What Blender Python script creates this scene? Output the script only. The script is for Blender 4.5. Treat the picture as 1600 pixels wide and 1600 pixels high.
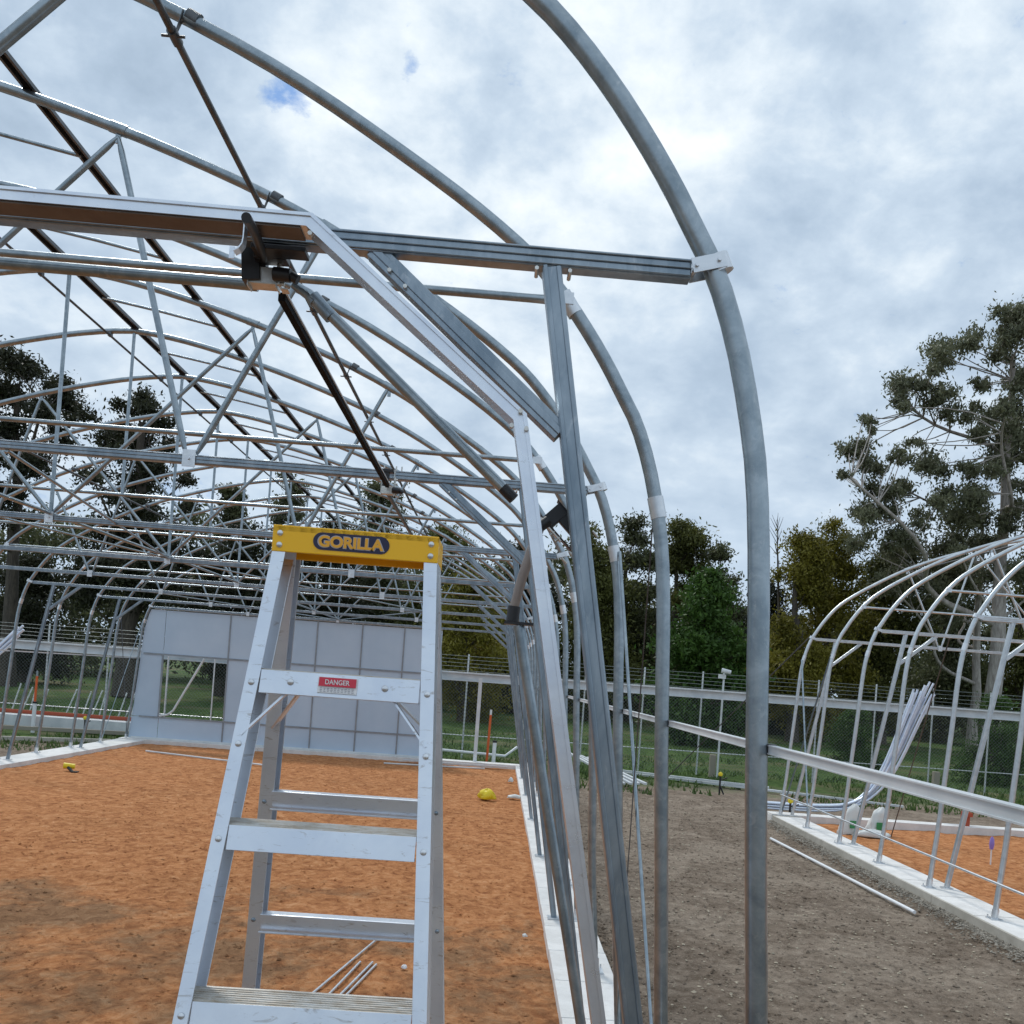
import bpy, math, random
import numpy as np
from mathutils import Vector, Matrix
random.seed(7); RNG = np.random.default_rng(11)
sc = bpy.context.scene
for o in list(bpy.data.objects): bpy.data.objects.remove(o)
C = sc.collection
H = 2.28                      # eye height above the dirt; coordinates below written relative to the eye in z

# ---------------------------------------------------------------- camera
cam_d = bpy.data.cameras.new('camera'); cam = bpy.data.objects.new('camera', cam_d); C.objects.link(cam)
yaw, pitch, roll = .0322, .0105, .0725
w = Vector((math.sin(yaw)*math.cos(pitch), math.cos(yaw)*math.cos(pitch), math.sin(pitch)))
r0 = Vector((math.cos(yaw), -math.sin(yaw), 0)); u0 = r0.cross(w)
r = r0*math.cos(roll)+u0*math.sin(roll); u = u0*math.cos(roll)-r0*math.sin(roll)
cam.matrix_world = Matrix(((r.x,u.x,-w.x,0),(r.y,u.y,-w.y,0),(r.z,u.z,-w.z,H),(0,0,0,1)))
cam_d.sensor_width = 36; cam_d.lens = 33.75
cam_d.shift_x = -.01858; cam_d.shift_y = .1551
cam_d.clip_start = .05; cam_d.clip_end = 3000
sc.camera = cam
sc.render.resolution_x = 1024; sc.render.resolution_y = 1024

# ---------------------------------------------------------------- sky and sun
SUN_EL, SUN_ROT = math.radians(52), math.radians(-28)   # rotation measured from +Y towards +X
wd = bpy.data.worlds.new('World'); sc.world = wd; wd.use_nodes = True
nt = wd.node_tree; nt.nodes.clear()
def N(t, k, **kw):
    n = t.nodes.new(k)
    for a, b in kw.items(): setattr(n, a, b)
    return n
def L(t, a, b): t.links.new(a, b)
def mathn(t, op, a, b=None, c=None, clamp=False):
    n = N(t, 'ShaderNodeMath', operation=op); n.use_clamp = clamp
    for i, x in enumerate((a, b, c)):
        if x is None: continue
        if isinstance(x, (int, float)): n.inputs[i].default_value = x
        else: L(t, x, n.inputs[i])
    return n.outputs[0]
def ramp(t, fac, stops, interp='LINEAR'):
    n = N(t, 'ShaderNodeValToRGB'); n.color_ramp.interpolation = interp
    e = n.color_ramp.elements
    while len(e) < len(stops): e.new(.5)
    for el, (p, c) in zip(e, stops): el.position = p; el.color = (*c, 1) if len(c) == 3 else c
    L(t, fac, n.inputs[0]); return n.outputs[0]
def mixc(t, fac, a, b, mode='MIX'):
    n = N(t, 'ShaderNodeMix', data_type='RGBA', blend_type=mode)
    for s, x in ((0, fac), (6, a), (7, b)):
        if isinstance(x, (int, float)): n.inputs[s].default_value = x
        elif isinstance(x, tuple): n.inputs[s].default_value = (*x, 1)
        else: L(t, x, n.inputs[s])
    return n.outputs[2]
def noise(t, vec, scale, detail=6, rough=.55, dist=0, dim='3D'):
    n = N(t, 'ShaderNodeTexNoise'); n.noise_dimensions = dim
    n.inputs['Scale'].default_value = scale; n.inputs['Detail'].default_value = detail
    n.inputs['Roughness'].default_value = rough; n.inputs['Distortion'].default_value = dist
    if vec is not None: L(t, vec, n.inputs['Vector'])
    return n.outputs['Fac']
tc = N(nt, 'ShaderNodeTexCoord'); dirv = tc.outputs['Generated']
sky = N(nt, 'ShaderNodeTexSky', sky_type='NISHITA'); sky.sun_disc = False
sky.sun_elevation = SUN_EL; sky.sun_rotation = SUN_ROT; sky.air_density = 1.2; sky.dust_density = .6
skyc = mixc(nt, 1.0, sky.outputs[0], (.10, .10, .105), 'MULTIPLY')
sep = N(nt, 'ShaderNodeSeparateXYZ'); L(nt, dirv, sep.inputs[0])
zz = mathn(nt, 'ADD', mathn(nt, 'MAXIMUM', sep.outputs[2], 0.0), .42)
cmb = N(nt, 'ShaderNodeCombineXYZ')
L(nt, mathn(nt, 'DIVIDE', sep.outputs[0], zz), cmb.inputs[0]); L(nt, mathn(nt, 'DIVIDE', sep.outputs[1], zz), cmb.inputs[1])
pv = cmb.outputs[0]
n_big = noise(nt, pv, 1.5, 3, .5, .3)
n_mid = noise(nt, pv, 6.0, 10, .56, .15)
n_fin = noise(nt, pv, 22, 8, .62, .2)
def lobe(d, k):
    dv = Vector(d).normalized()
    n = N(nt, 'ShaderNodeVectorMath', operation='DOT_PRODUCT'); L(nt, dirv, n.inputs[0]); n.inputs[1].default_value = dv
    return mathn(nt, 'POWER', mathn(nt, 'MAXIMUM', n.outputs['Value'], 0.0), k)
def pxdir(a, b): return tuple(r*((a-829.7)/1500)-u*((b-1048.2)/1500)+w)
val = mathn(nt, 'ADD', mathn(nt, 'MULTIPLY', n_big, .55), mathn(nt, 'MULTIPLY', n_mid, 1.05))
val = mathn(nt, 'ADD', val, mathn(nt, 'MULTIPLY', n_fin, .22))
for d, k, g in ((pxdir(640, 230), 26, .07), (pxdir(1250, 120), 40, .05), (pxdir(170, 120), 60, -.17), (pxdir(1350, 560), 26, -.04),
                (pxdir(900, 60), 160, .05), (pxdir(60, 420), 60, .10), (pxdir(480, 130), 300, .12), (pxdir(930, 480), 60, .03)):
    val = mathn(nt, 'ADD', val, mathn(nt, 'MULTIPLY', lobe(d, k), g))
val = mathn(nt, 'MULTIPLY', val, .8)
cf = mathn(nt, 'MINIMUM', mathn(nt, 'MAXIMUM', mathn(nt, 'ADD', mathn(nt, 'MULTIPLY', sep.outputs[2], 1.4), .18), .18), .84)
val = mathn(nt, 'ADD', mathn(nt, 'MULTIPLY', mathn(nt, 'SUBTRACT', val, .728), cf), .722)
cloud = ramp(nt, val, [(.52, (.31, .40, .51)), (.64, (.40, .50, .62)), (.73, (.51, .61, .72)), (.81, (.67, .75, .82)), (.90, (.83, .88, .92))])
hole = mathn(nt, 'ADD', lobe(pxdir(425, 147), 9000), mathn(nt, 'MULTIPLY', lobe(pxdir(642, 103), 22000), .75))
hole = mathn(nt, 'ADD', hole, lobe(pxdir(464, 152), 9000))
hole = mathn(nt, 'ADD', hole, mathn(nt, 'MULTIPLY', lobe(pxdir(40, 850), 900), .75))
hole = mathn(nt, 'ADD', hole, mathn(nt, 'MULTIPLY', lobe(pxdir(300, 770), 1500), .6))
holem = ramp(nt, mathn(nt, 'SUBTRACT', hole, mathn(nt, 'MULTIPLY', mathn(nt, 'SUBTRACT', n_fin, .38), 3.2)), [(.12, (0, 0, 0)), (.85, (.85, .85, .85))])
blue = mixc(nt, .8, skyc, (.08, .25, .60))
col = mixc(nt, holem, cloud, blue)
hz = ramp(nt, sep.outputs[2], [(.0, (.55, .55, .55)), (.22, (0, 0, 0))])
col = mixc(nt, hz, col, (.44, .57, .72))
bg = N(nt, 'ShaderNodeBackground'); L(nt, col, bg.inputs[0]); bg.inputs[1].default_value = 1.0
wo = N(nt, 'ShaderNodeOutputWorld'); L(nt, bg.outputs[0], wo.inputs[0])
sd = bpy.data.lights.new('sun', 'SUN'); sun = bpy.data.objects.new('sun', sd); C.objects.link(sun)
sd.energy = 1.5; sd.angle = math.radians(10); sd.color = (1, .96, .9)
sdir = Vector((math.sin(SUN_ROT)*math.cos(SUN_EL), math.cos(SUN_ROT)*math.cos(SUN_EL), math.sin(SUN_EL)))
sun.rotation_euler = (-sdir).to_track_quat('-Z', 'Y').to_euler(); sun.location = (0, 0, 30)
vs = sc.view_settings; vs.view_transform = 'Standard'; vs.look = 'None'; vs.exposure = .28; vs.gamma = 1

# ---------------------------------------------------------------- materials
def mat(name, base, rough=.5, metal=0, spec=.5):
    m = bpy.data.materials.new(name); m.use_nodes = True
    b = m.node_tree.nodes['Principled BSDF']
    b.inputs['Base Color'].default_value = (*base, 1); b.inputs['Roughness'].default_value = rough
    b.inputs['Metallic'].default_value = metal; b.inputs['Specular IOR Level'].default_value = spec
    return m, m.node_tree, b
def pos(t, kind='Object'):
    return N(t, 'ShaderNodeTexCoord').outputs[kind]
def wpos(t): return N(t, 'ShaderNodeNewGeometry').outputs['Position']
def bump(t, b, h, strength=.3, dist=.01):
    n = N(t, 'ShaderNodeBump'); n.inputs['Strength'].default_value = strength; n.inputs['Distance'].default_value = dist
    L(t, h, n.inputs['Height']); L(t, n.outputs[0], b.inputs['Normal'])
def stretch(t, v, sx, sy, sz):
    n = N(t, 'ShaderNodeMapping'); n.inputs['Scale'].default_value = (sx, sy, sz); L(t, v, n.inputs[0]); return n.outputs[0]
def metalmat(name, a, b_, rough=(.28, .5), scale=9, metal=.9, st=(1, 1, 1), spangle=True):
    m, t, b = mat(name, a, .4, metal)
    p = stretch(t, pos(t), *st)
    n1 = noise(t, p, scale, 8, .65, .4)
    L(t, ramp(t, n1, [(.35, a), (.65, b_)]), b.inputs['Base Color'])
    n2 = noise(t, p, scale*3.7, 5, .6)
    L(t, mathn(t, 'ADD', mathn(t, 'MULTIPLY', n2, rough[1]-rough[0]), rough[0]), b.inputs['Roughness'])
    bump(t, b, noise(t, p, scale*6, 3), .08, .003)
    return m
GALV = metalmat('galvanised_steel', (.235, .285, .32), (.37, .425, .46), (.24, .38), 12)
GALVD = metalmat('galvanised_channel', (.20, .25, .295), (.34, .395, .44), (.28, .42), 12, .9, (1, 1, .3))
GALV2 = metalmat('new_galvanised_steel', (.50, .545, .575), (.64, .68, .70), (.26, .42), 12, .8)
GALVL = metalmat('bright_galvanised', (.62, .65, .68), (.78, .80, .82), (.25, .45), 11)
ALU = metalmat('mill_aluminium', (.66, .71, .79), (.80, .84, .89), (.22, .36), 5, .85)
LAD = metalmat('ladder_aluminium', (.66, .71, .79), (.78, .82, .87), (.26, .40), 6, .80)
def scuff(m, col, lo=.63, hi=.70, sc_=(18, 18, 60), amt=.55):
    t = m.node_tree; b = t.nodes['Principled BSDF']; old = b.inputs['Base Color'].links[0].from_socket
    n1 = noise(t, stretch(t, pos(t), *sc_), 1.0, 7, .7, 1.2)
    f = ramp(t, n1, [(lo, (0, 0, 0)), (hi, (amt, amt, amt))])
    L(t, mixc(t, f, old, col), b.inputs['Base Color'])
scuff(LAD, (.34, .30, .26), .58, .68, (18, 18, 60), .7); scuff(ALU, (.40, .38, .36), .62, .70, (10, 10, 30), .4); scuff(GALV, (.50, .53, .55), .56, .70, (30, 30, 22), .5)
scuff(GALVD, (.50, .52, .54), .58, .70, (26, 26, 9), .5)
DARKBAR = metalmat('dark_anodised_bar', (.05, .05, .055), (.10, .10, .105), (.3, .45), 8, .6)
PURL = metalmat('dark_metal_tube', (.085, .09, .095), (.15, .155, .16), (.35, .5), 8, .8)  # one dark tone for purlins, clips, stays and flat braces
BLACK, t, b = mat('black_plastic', (.015, .015, .017), .4)
MATTEB, t, b = mat('matte_black_bar', (.010, .010, .011), .8, 0, .1)
ZINC = metalmat('zinc_fittings', (.55, .55, .52), (.75, .74, .70), (.3, .5), 20, .85)
ORANGE, t, b = mat('yellow_orange_moulding', (.93, .47, .008), .38)
bump(t, b, noise(t, pos(t), 400, 2), .06, .001); n_ = noise(t, stretch(t, pos(t), 12, 12, 40), 1, 8, .7, 1)
L(t, mixc(t, ramp(t, n_, [(.60, (0, 0, 0)), (.70, (.5, .5, .5))]), (.98, .53, .008), (.52, .28, .05)), b.inputs['Base Color'])
OD, t, b = mat('navy_print', (.012, .012, .05), .35)
OY, t, b = mat('orange_print', (.85, .40, .02), .35)
WP, t, b = mat('white_print', (.80, .80, .80), .4)
GP, t, b = mat('grey_print', (.42, .42, .46), .4)
RP, t, b = mat('red_print', (.62, .03, .06), .4)
DIRTYAL, t, b = mat('dusty_tread', (.62, .60, .55), .55, .55)
p = pos(t); n1 = noise(t, stretch(t, p, 4, 14, 4), 5, 9, .7, .5)
L(t, ramp(t, n1, [(.32, (.44, .36, .27)), (.5, (.60, .57, .52)), (.7, (.74, .74, .73))]), b.inputs['Base Color'])
L(t, mathn(t, 'SUBTRACT', n1, -.05), b.inputs['Roughness']); bump(t, b, n1, .15, .003)
def concrete(name, a, c, sc_=3):
    m, t, b = mat(name, a, .85); p = wpos(t)
    n1 = noise(t, p, sc_, 8, .65, .3); n2 = noise(t, p, 38, 6, .7)
    c1 = ramp(t, n1, [(.3, a), (.68, c)])
    c2 = mixc(t, ramp(t, n2, [(.60, (0, 0, 0)), (.72, (.6, .6, .6))]), c1, (.30, .22, .15))
    L(t, c2, b.inputs['Base Color']); bump(t, b, n2, .35, .006); return m
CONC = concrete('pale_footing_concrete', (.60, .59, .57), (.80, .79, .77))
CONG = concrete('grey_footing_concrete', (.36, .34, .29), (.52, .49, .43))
STRAW, t, b = mat('pale_straw_chips', (.42, .36, .27), .9)
MORT = concrete('dull_spilt_mortar', (.16, .14, .11), (.36, .33, .28), 9)
# dirt + grass ground
GROUND, t, b = mat('dirt_and_grass', (.2, .15, .1), .95, 0, .15); p = wpos(t)
n1 = noise(t, p, .9, 8, .66, .5); n2 = noise(t, p, 8.5, 12, .74, .5); n3 = noise(t, p, 55, 6, .7)
d1 = ramp(t, n2, [(.28, (.060, .045, .033)), (.43, (.19, .145, .108)), (.57, (.34, .27, .21)), (.74, (.54, .45, .36))])
d2 = mixc(t, ramp(t, n1, [(.42, (0, 0, 0)), (.58, (1, 1, 1))]), mixc(t, .6, d1, (.115, .085, .060)), mixc(t, .5, d1, (.34, .285, .225)), 'MIX')
d2 = mixc(t, .7, d1, d2)
d3 = mixc(t, ramp(t, n3, [(.57, (0, 0, 0)), (.70, (.7, .7, .7))]), d2, (.46, .40, .32))
sp = N(t, 'ShaderNodeSeparateXYZ'); L(t, p, sp.inputs[0])
edge = mathn(t, 'ADD', sp.outputs[1], mathn(t, 'MULTIPLY', mathn(t, 'SUBTRACT', n1, .5), 7.0))
gm = ramp(t, mathn(t, 'MULTIPLY', edge, .02), [(.445, (0, 0, 0)), (.49, (1, 1, 1))])
n4 = noise(t, p, .28, 5, .6); n5 = noise(t, stretch(t, p, 1, .35, 1), 3.2, 8, .7)
gr = ramp(t, n5, [(.3, (.028, .054, .015)), (.55, (.072, .125, .032)), (.75, (.12, .155, .055))])
gr = mixc(t, ramp(t, n4, [(.50, (0, 0, 0)), (.66, (.7, .7, .7))]), gr, (.18, .15, .09))
L(t, mixc(t, gm, d3, gr), b.inputs['Base Color'])
bump(t, b, mathn(t, 'ADD', n2, mathn(t, 'MULTIPLY', n3, .5)), .9, .05)
# orange sand
SAND, t, b = mat('orange_sand', (.4, .15, .06), .95, 0, .1); p = wpos(t)
n1 = noise(t, p, .42, 7, .6, .5); n2 = noise(t, stretch(t, p, 1, .8, 1), 9, 12, .74, .5); n3 = noise(t, p, 85, 5, .7); n6 = noise(t, p, 1.6, 8, .7, .4)
s1 = ramp(t, n2, [(.28, (.13, .045, .018)), (.40, (.36, .140, .055)), (.53, (.55, .240, .098)), (.72, (.72, .39, .20))])
sp = N(t, 'ShaderNodeSeparateXYZ'); L(t, p, sp.inputs[0])
near = mathn(t, 'SUBTRACT', mathn(t, 'MULTIPLY', mathn(t, 'SUBTRACT', 9.2, sp.outputs[1]), .055), 0.0)
near = mathn(t, 'MINIMUM', mathn(t, 'MAXIMUM', near, -.12), .055)
st = mathn(t, 'ADD', mathn(t, 'ADD', mathn(t, 'MULTIPLY', n1, .55), mathn(t, 'MULTIPLY', n6, .45)), near)
brown = ramp(t, n2, [(.3, (.10, .062, .035)), (.55, (.22, .145, .085)), (.75, (.34, .24, .15))])
s2 = mixc(t, ramp(t, st, [(.52, (0, 0, 0)), (.62, (.70, .70, .70))]), s1, brown)
s3 = mixc(t, ramp(t, n3, [(.62, (0, 0, 0)), (.76, (.5, .5, .5))]), s2, (.55, .36, .22))
L(t, s3, b.inputs['Base Color']); bump(t, b, mathn(t, 'ADD', n2, mathn(t, 'MULTIPLY', n3, .35)), .8, .05)
# end wall sheet
PANEL, t, b = mat('opal_polycarbonate', (.52, .56, .62), .28)
p = pos(t); n1 = noise(t, p, .9, 5, .6)
L(t, ramp(t, n1, [(.3, (.44, .56, .69)), (.7, (.52, .63, .75))]), b.inputs['Base Color'])
WHITE, t, b = mat('white_painted_steel', (.66, .69, .70), .4)
p = pos(t); L(t, ramp(t, noise(t, p, 3, 7, .6), [(.35, (.56, .60, .62)), (.7, (.74, .76, .77))]), b.inputs['Base Color'])
PVC, t, b = mat('white_pvc', (.78, .80, .82), .35)
BUND = metalmat('bright_bent_tube', (.62, .70, .84), (.80, .85, .92), (.3, .45), 6, .55)
RUST, t, b = mat('red_oxide_steel', (.42, .085, .04), .7)
ORP, t, b = mat('orange_paint', (.75, .13, .03), .5)
YEL, t, b = mat('yellow_plastic', (.80, .62, .02), .4)
BAG, t, b = mat('woven_bag', (.70, .72, .70), .6)
GREENP, t, b = mat('green_print', (.04, .25, .08), .6)
LILAC, t, b = mat('lilac_plastic', (.28, .20, .60), .4)
WOOD, t, b = mat('grey_timber', (.30, .27, .22), .9)
WIRE, t, b = mat('fence_wire', (.24, .27, .27), .5, .5)
SHED, t, b = mat('pale_shed_cladding', (.55, .60, .52), .6)
DKF, t, b = mat('dark_sheet_fence', (.045, .055, .065), .6)
DARK, t, b = mat('dark_interior', (.02, .02, .02), .9)
PINK, t, b = mat('dusty_pink_cloth', (.62, .55, .55), .9)

def leafmat(name, dark, mid, light, sc_=.45):
    m, t, b = mat(name, mid, .55, 0, .3)
    g = N(t, 'ShaderNodeNewGeometry'); p = g.outputs['Position']
    n1 = noise(t, p, sc_, 4, .6)
    c1 = ramp(t, n1, [(.34, dark), (.52, mid), (.68, light)])
    c2 = mixc(t, mathn(t, 'MULTIPLY', g.outputs['Random Per Island'], .55), c1, tuple(x*1.5 for x in light))
    L(t, c2, b.inputs['Base Color'])
    tr = N(t, 'ShaderNodeBsdfTranslucent'); L(t, c2, tr.inputs[0])
    ms = N(t, 'ShaderNodeMixShader'); ms.inputs[0].default_value = .28
    out = [n for n in t.nodes if n.type == 'OUTPUT_MATERIAL'][0]
    L(t, b.outputs[0], ms.inputs[1]); L(t, tr.outputs[0], ms.inputs[2]); L(t, ms.outputs[0], out.inputs[0])
    return m
GUM = leafmat('gum_leaves', (.038, .043, .020), (.076, .085, .038), (.13, .14, .068))
GUMR = leafmat('olive_gum_leaves', (.060, .066, .038), (.115, .122, .070), (.17, .18, .11))
GUMD = leafmat('backlit_gum_leaves', (.012, .014, .008), (.026, .029, .015), (.048, .052, .028))  # near-black: the dimness of backlit crowns put into the leaf colour
OLIVE = leafmat('olive_leaves', (.034, .040, .013), (.075, .083, .022), (.135, .14, .038))
WATT = leafmat('wattle_leaves', (.065, .064, .010), (.14, .13, .018), (.23, .20, .032))
GREEN = leafmat('green_leaves', (.016, .040, .008), (.040, .085, .016), (.075, .14, .028), .7)
GRASS = leafmat('grass_blades', (.022, .050, .012), (.060, .11, .026), (.11, .16, .05), .6)
def bark(name, a, c):
    m, t, b = mat(name, a, .8); p = pos(t)
    L(t, ramp(t, noise(t, stretch(t, p, 3, 3, .6), 3, 8, .7, .4), [(.35, a), (.65, c)]), b.inputs['Base Color'])
    bump(t, b, noise(t, stretch(t, p, 6, 6, 1), 6, 6), .4, .03); return m
PALEB = bark('pale_gum_bark', (.22, .19, .17), (.50, .46, .42))
DARKB = bark('dark_bark', (.035, .028, .022), (.11, .09, .07))

# ---------------------------------------------------------------- mesh helpers
def W(p): return Vector((p[0], p[1], p[2]+H))
class MB:
    def __init__(s): s.v = []; s.f = []; s.sm = []; s.mi = []; s.m = 0
    def add(s, vs, fs, smooth=False):
        k = len(s.v); s.v += [tuple(x) for x in vs]; s.f += [tuple(i+k for i in f) for f in fs]
        s.sm += [smooth]*len(fs); s.mi += [s.m]*len(fs); return s
    def box(s, c, size, rot=None, bev=0):
        hx, hy, hz_ = (x/2 for x in size)
        vs = [Vector((a*hx, b_*hy, c_*hz_)) for a in (-1, 1) for b_ in (-1, 1) for c_ in (-1, 1)]
        if rot is not None: vs = [rot @ x for x in vs]
        vs = [x+Vector(c) for x in vs]
        return s.add(vs, [(0,1,3,2),(4,6,7,5),(0,4,5,1),(2,3,7,6),(0,2,6,4),(1,5,7,3)])
    def bar(s, p, q, wd_, ht, up=(0, 0, 1)):
        "rectangular bar from p to q: wd_ across, ht along up"
        p, q = Vector(p), Vector(q); d = (q-p); n = d.length; d.normalize(); upv = Vector(up)
        sx = d.cross(upv)
        if sx.length < 1e-4: sx = d.cross(Vector((0, 1, 0)))
        sx.normalize(); uz = sx.cross(d)
        rot = Matrix((sx, d, uz)).transposed()
        return s.box((p+q)/2, (wd_, n, ht), rot)
    def tube(s, pts, rad, n=12, cap=True, hollow=False):
        pts = [Vector(p) for p in pts]; m = len(pts)
        rads = rad if isinstance(rad, (list, tuple)) else [rad]*m
        tg = [(pts[min(i+1, m-1)]-pts[max(i-1, 0)]).normalized() for i in range(m)]
        ref = Vector((0, 1, 0)) if abs(tg[0].y) < .9 else Vector((0, 0, 1))
        vs = []
        a = (ref-tg[0]*ref.dot(tg[0])).normalized()
        for i in range(m):
            a = (a-tg[i]*a.dot(tg[i])).normalized(); b_ = tg[i].cross(a)
            for k in range(n):
                th = 2*math.pi*k/n; vs.append(pts[i]+(a*math.cos(th)+b_*math.sin(th))*rads[i])
        fs = [(i*n+k, i*n+(k+1) % n, (i+1)*n+(k+1) % n, (i+1)*n+k) for i in range(m-1) for k in range(n)]
        s.add(vs, fs, True)
        if cap: s.add(vs[:n], [tuple(range(n))[::-1]]); s.add(vs[-n:], [tuple(range(n))])
        return s
    def prof(s, sec, path, closed=False):
        "extrude section (a = in-plane outward, b = depth along +Y) along a path in the XZ plane with mitres"
        path = [Vector(p) for p in path]; m = len(path); n = len(sec); vs = []
        for i in range(m):
            d0 = (path[i]-path[i-1]).normalized() if i else None; d1 = (path[i+1]-path[i]).normalized() if i < m-1 else None
            d0 = d0 or d1; d1 = d1 or d0
            n0 = Vector((d0.z, 0, -d0.x)); n1 = Vector((d1.z, 0, -d1.x)); mm = (n0+n1); mm = mm/mm.dot(n0)
            for a, b_ in sec: vs.append(path[i]+mm*a+Vector((0, b_, 0)))
        fs = [(i*n+k, i*n+(k+1) % n, (i+1)*n+(k+1) % n, (i+1)*n+k) for i in range(m-1) for k in range(n)]
        s.add(vs, fs); s.add(vs[:n], [tuple(range(n))[::-1]]); s.add(vs[-n:], [tuple(range(n))]); return s
    def dome(s, c, axis, rad, h=None):
        axis = Vector(axis).normalized(); h = h or rad*.5; c = Vector(c)
        pts = [c, c+axis*h*.55, c+axis*h*.9, c+axis*h]
        return s.tube(pts, [rad, rad*.9, rad*.55, rad*.05], 12)
    def build(s, name, mats, parent=None, bev=0):
        off = Vector(parent['_loc']) if parent is not None else Vector((0, 0, 0))
        me = bpy.data.meshes.new(name)
        me.from_pydata([tuple(Vector(x)-off) for x in s.v], [], s.f)
        me.polygons.foreach_set('use_smooth', s.sm)
        if not isinstance(mats, (list, tuple)): mats = [mats]
        for m_ in mats: me.materials.append(m_)
        me.polygons.foreach_set('material_index', s.mi)
        me.update()
        o = bpy.data.objects.new(name, me); C.objects.link(o)
        if parent is not None: o.parent = parent; o['_loc'] = parent['_loc']
        if bev:
            md = o.modifiers.new('bevel', 'BEVEL'); md.width = bev; md.segments = 2; md.limit_method = 'ANGLE'; md.angle_limit = .6
        return o
def thing(name, label, cat, loc=(0, 0, 0), group=None):
    o = bpy.data.objects.new(name, None); C.objects.link(o); o.location = loc; o['_loc'] = list(loc)
    o['label'] = label; o['category'] = cat; o.empty_display_size = .2
    if group: o['group'] = group
    return o
def tag(o, label, cat, group=None):
    o['label'] = label; o['category'] = cat
    if group: o['group'] = group
    return o
def struct(o, kind='structure', label=None, cat=None):
    o['kind'] = kind
    if label: o['label'] = label
    if cat: o['category'] = cat
    return o
def fastmesh(name, V, F, mats, parent=None, smooth=False, mi=None):
    V = np.asarray(V, np.float32)
    if parent is not None: V = V-np.array(parent['_loc'], np.float32)
    F = np.asarray(F, np.int32); n, k = F.shape
    me = bpy.data.meshes.new(name); me.vertices.add(len(V)); me.vertices.foreach_set('co', V.ravel())
    me.loops.add(n*k); me.loops.foreach_set('vertex_index', F.ravel())
    me.polygons.add(n); me.polygons.foreach_set('loop_start', np.arange(0, n*k, k, dtype=np.int32))
    me.polygons.foreach_set('use_smooth', np.full(n, smooth))
    if not isinstance(mats, (list, tuple)): mats = [mats]
    for m_ in mats: me.materials.append(m_)
    me.update(calc_edges=True); me.validate()
    o = bpy.data.objects.new(name, me); C.objects.link(o)
    if parent is not None: o.parent = parent; o['_loc'] = parent['_loc']
    return o
def vnoise(x, y, sc_, seed=0):
    "cheap smooth value noise on arrays"
    x = x*sc_+seed*17.3; y = y*sc_+seed*9.1; xi = np.floor(x); yi = np.floor(y); fx = x-xi; fy = y-yi
    hsh = lambda a, b_: np.modf(np.abs(np.sin(a*127.1+b_*311.7+seed)*43758.5453))[0]
    fx = fx*fx*(3-2*fx); fy = fy*fy*(3-2*fy)
    return (hsh(xi, yi)*(1-fx)+hsh(xi+1, yi)*fx)*(1-fy)+(hsh(xi, yi+1)*(1-fx)+hsh(xi+1, yi+1)*fx)*fy
def fbm(x, y, s0, o=4, seed=0): return sum(vnoise(x, y, s0*2**k, seed+k)*.5**k for k in range(o))/sum(.5**k for k in range(o))-.5

# ---------------------------------------------------------------- ground sheets
def ghz(y): return np.where(y > 32, (y-32)*.020, 0)
def grid(name, xs, ys, zf, m):
    X, Y = np.meshgrid(xs, ys); Z = zf(X, Y); nx, ny = len(xs), len(ys)
    V = np.stack([X, Y, Z], -1).reshape(-1, 3); i = np.arange(nx*ny).reshape(ny, nx)
    F = np.stack([i[:-1, :-1], i[:-1, 1:], i[1:, 1:], i[1:, :-1]], -1).reshape(-1, 4)
    return fastmesh(name, V, F, m, smooth=True)
xs = np.concatenate([np.linspace(-900, -40, 20), np.linspace(-38, -1, 60), np.arange(-.9, 5.3, .045), np.linspace(5.35, 40, 70), np.linspace(44, 900, 20)])
ys = np.concatenate([np.linspace(-200, 1, 12), np.arange(1.3, 10, .05), np.arange(10, 21, .09), np.linspace(21, 60, 90), np.linspace(62, 90, 12), np.linspace(100, 1500, 14)])
def gz(X, Y):
    a = fbm(X, Y, .9, 3, 2)*.035+fbm(X, Y, 5, 4, 5)*.050+fbm(X, Y, 19, 2, 9)*.018
    near = ((X > -1) & (X < 5.4) & (Y > 1)).astype(float)
    return a*np.where(near > 0, 1, .5)-.02+ghz(np.minimum(Y, 90))
struct(grid('ground', xs, ys, gz, GROUND))
def sandz(X, Y): return .055+fbm(X, Y, .8, 3, 3)*.03+fbm(X, Y*.8, 5, 4, 6)*.036+fbm(X, Y, 17, 2, 8)*.016
struct(grid('sand_floor', np.arange(-8.62, .60, .055), np.arange(1.0, 24.1, .055), sandz, SAND))
struct(grid('sand_bed', np.arange(5.7, 15.5, .09), np.arange(4.0, 17.7, .07), lambda X, Y: sandz(X, Y)-.02+fbm(X, Y, 1.3, 3, 12)*.06, SAND))

# ---------------------------------------------------------------- greenhouse frames
XC = -4.13; S = 1.537; Y1 = 2.61; NH = 15
hy = lambda n: Y1+S*(n-1)
half = [(.87,-2.145),(.835,-1.75),(.80,-1.40),(.769,-.89),(.73,-.37),(.709,-.02),(.690,.333),(.665,.604),(.629,.787),(.58,.977),(.515,1.149),(.445,1.265),(.374,1.385),
        (.29,1.509),(.195,1.635),(.087,1.758),(-.016,1.855),(-.19,1.985),(-.377,2.110),(-.666,2.285),(-.954,2.452),(-1.239,2.598),(-1.62,2.765),(-2.03,2.915),(-2.41,3.040),
        (-2.79,3.150),(-3.155,3.243),(-3.5,3.32),(-3.85,3.378),(-4.13,3.40)]
def smooth_pts(pts, it=2):
    for _ in range(it):
        q = [pts[0]]
        for a, b_ in zip(pts[:-1], pts[1:]):
            q += [tuple(.75*x+.25*y for x, y in zip(a, b_)), tuple(.25*x+.75*y for x, y in zip(a, b_))]
        pts = q+[pts[-1]]
    return pts
half_s = smooth_pts(half, 1)
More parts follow.
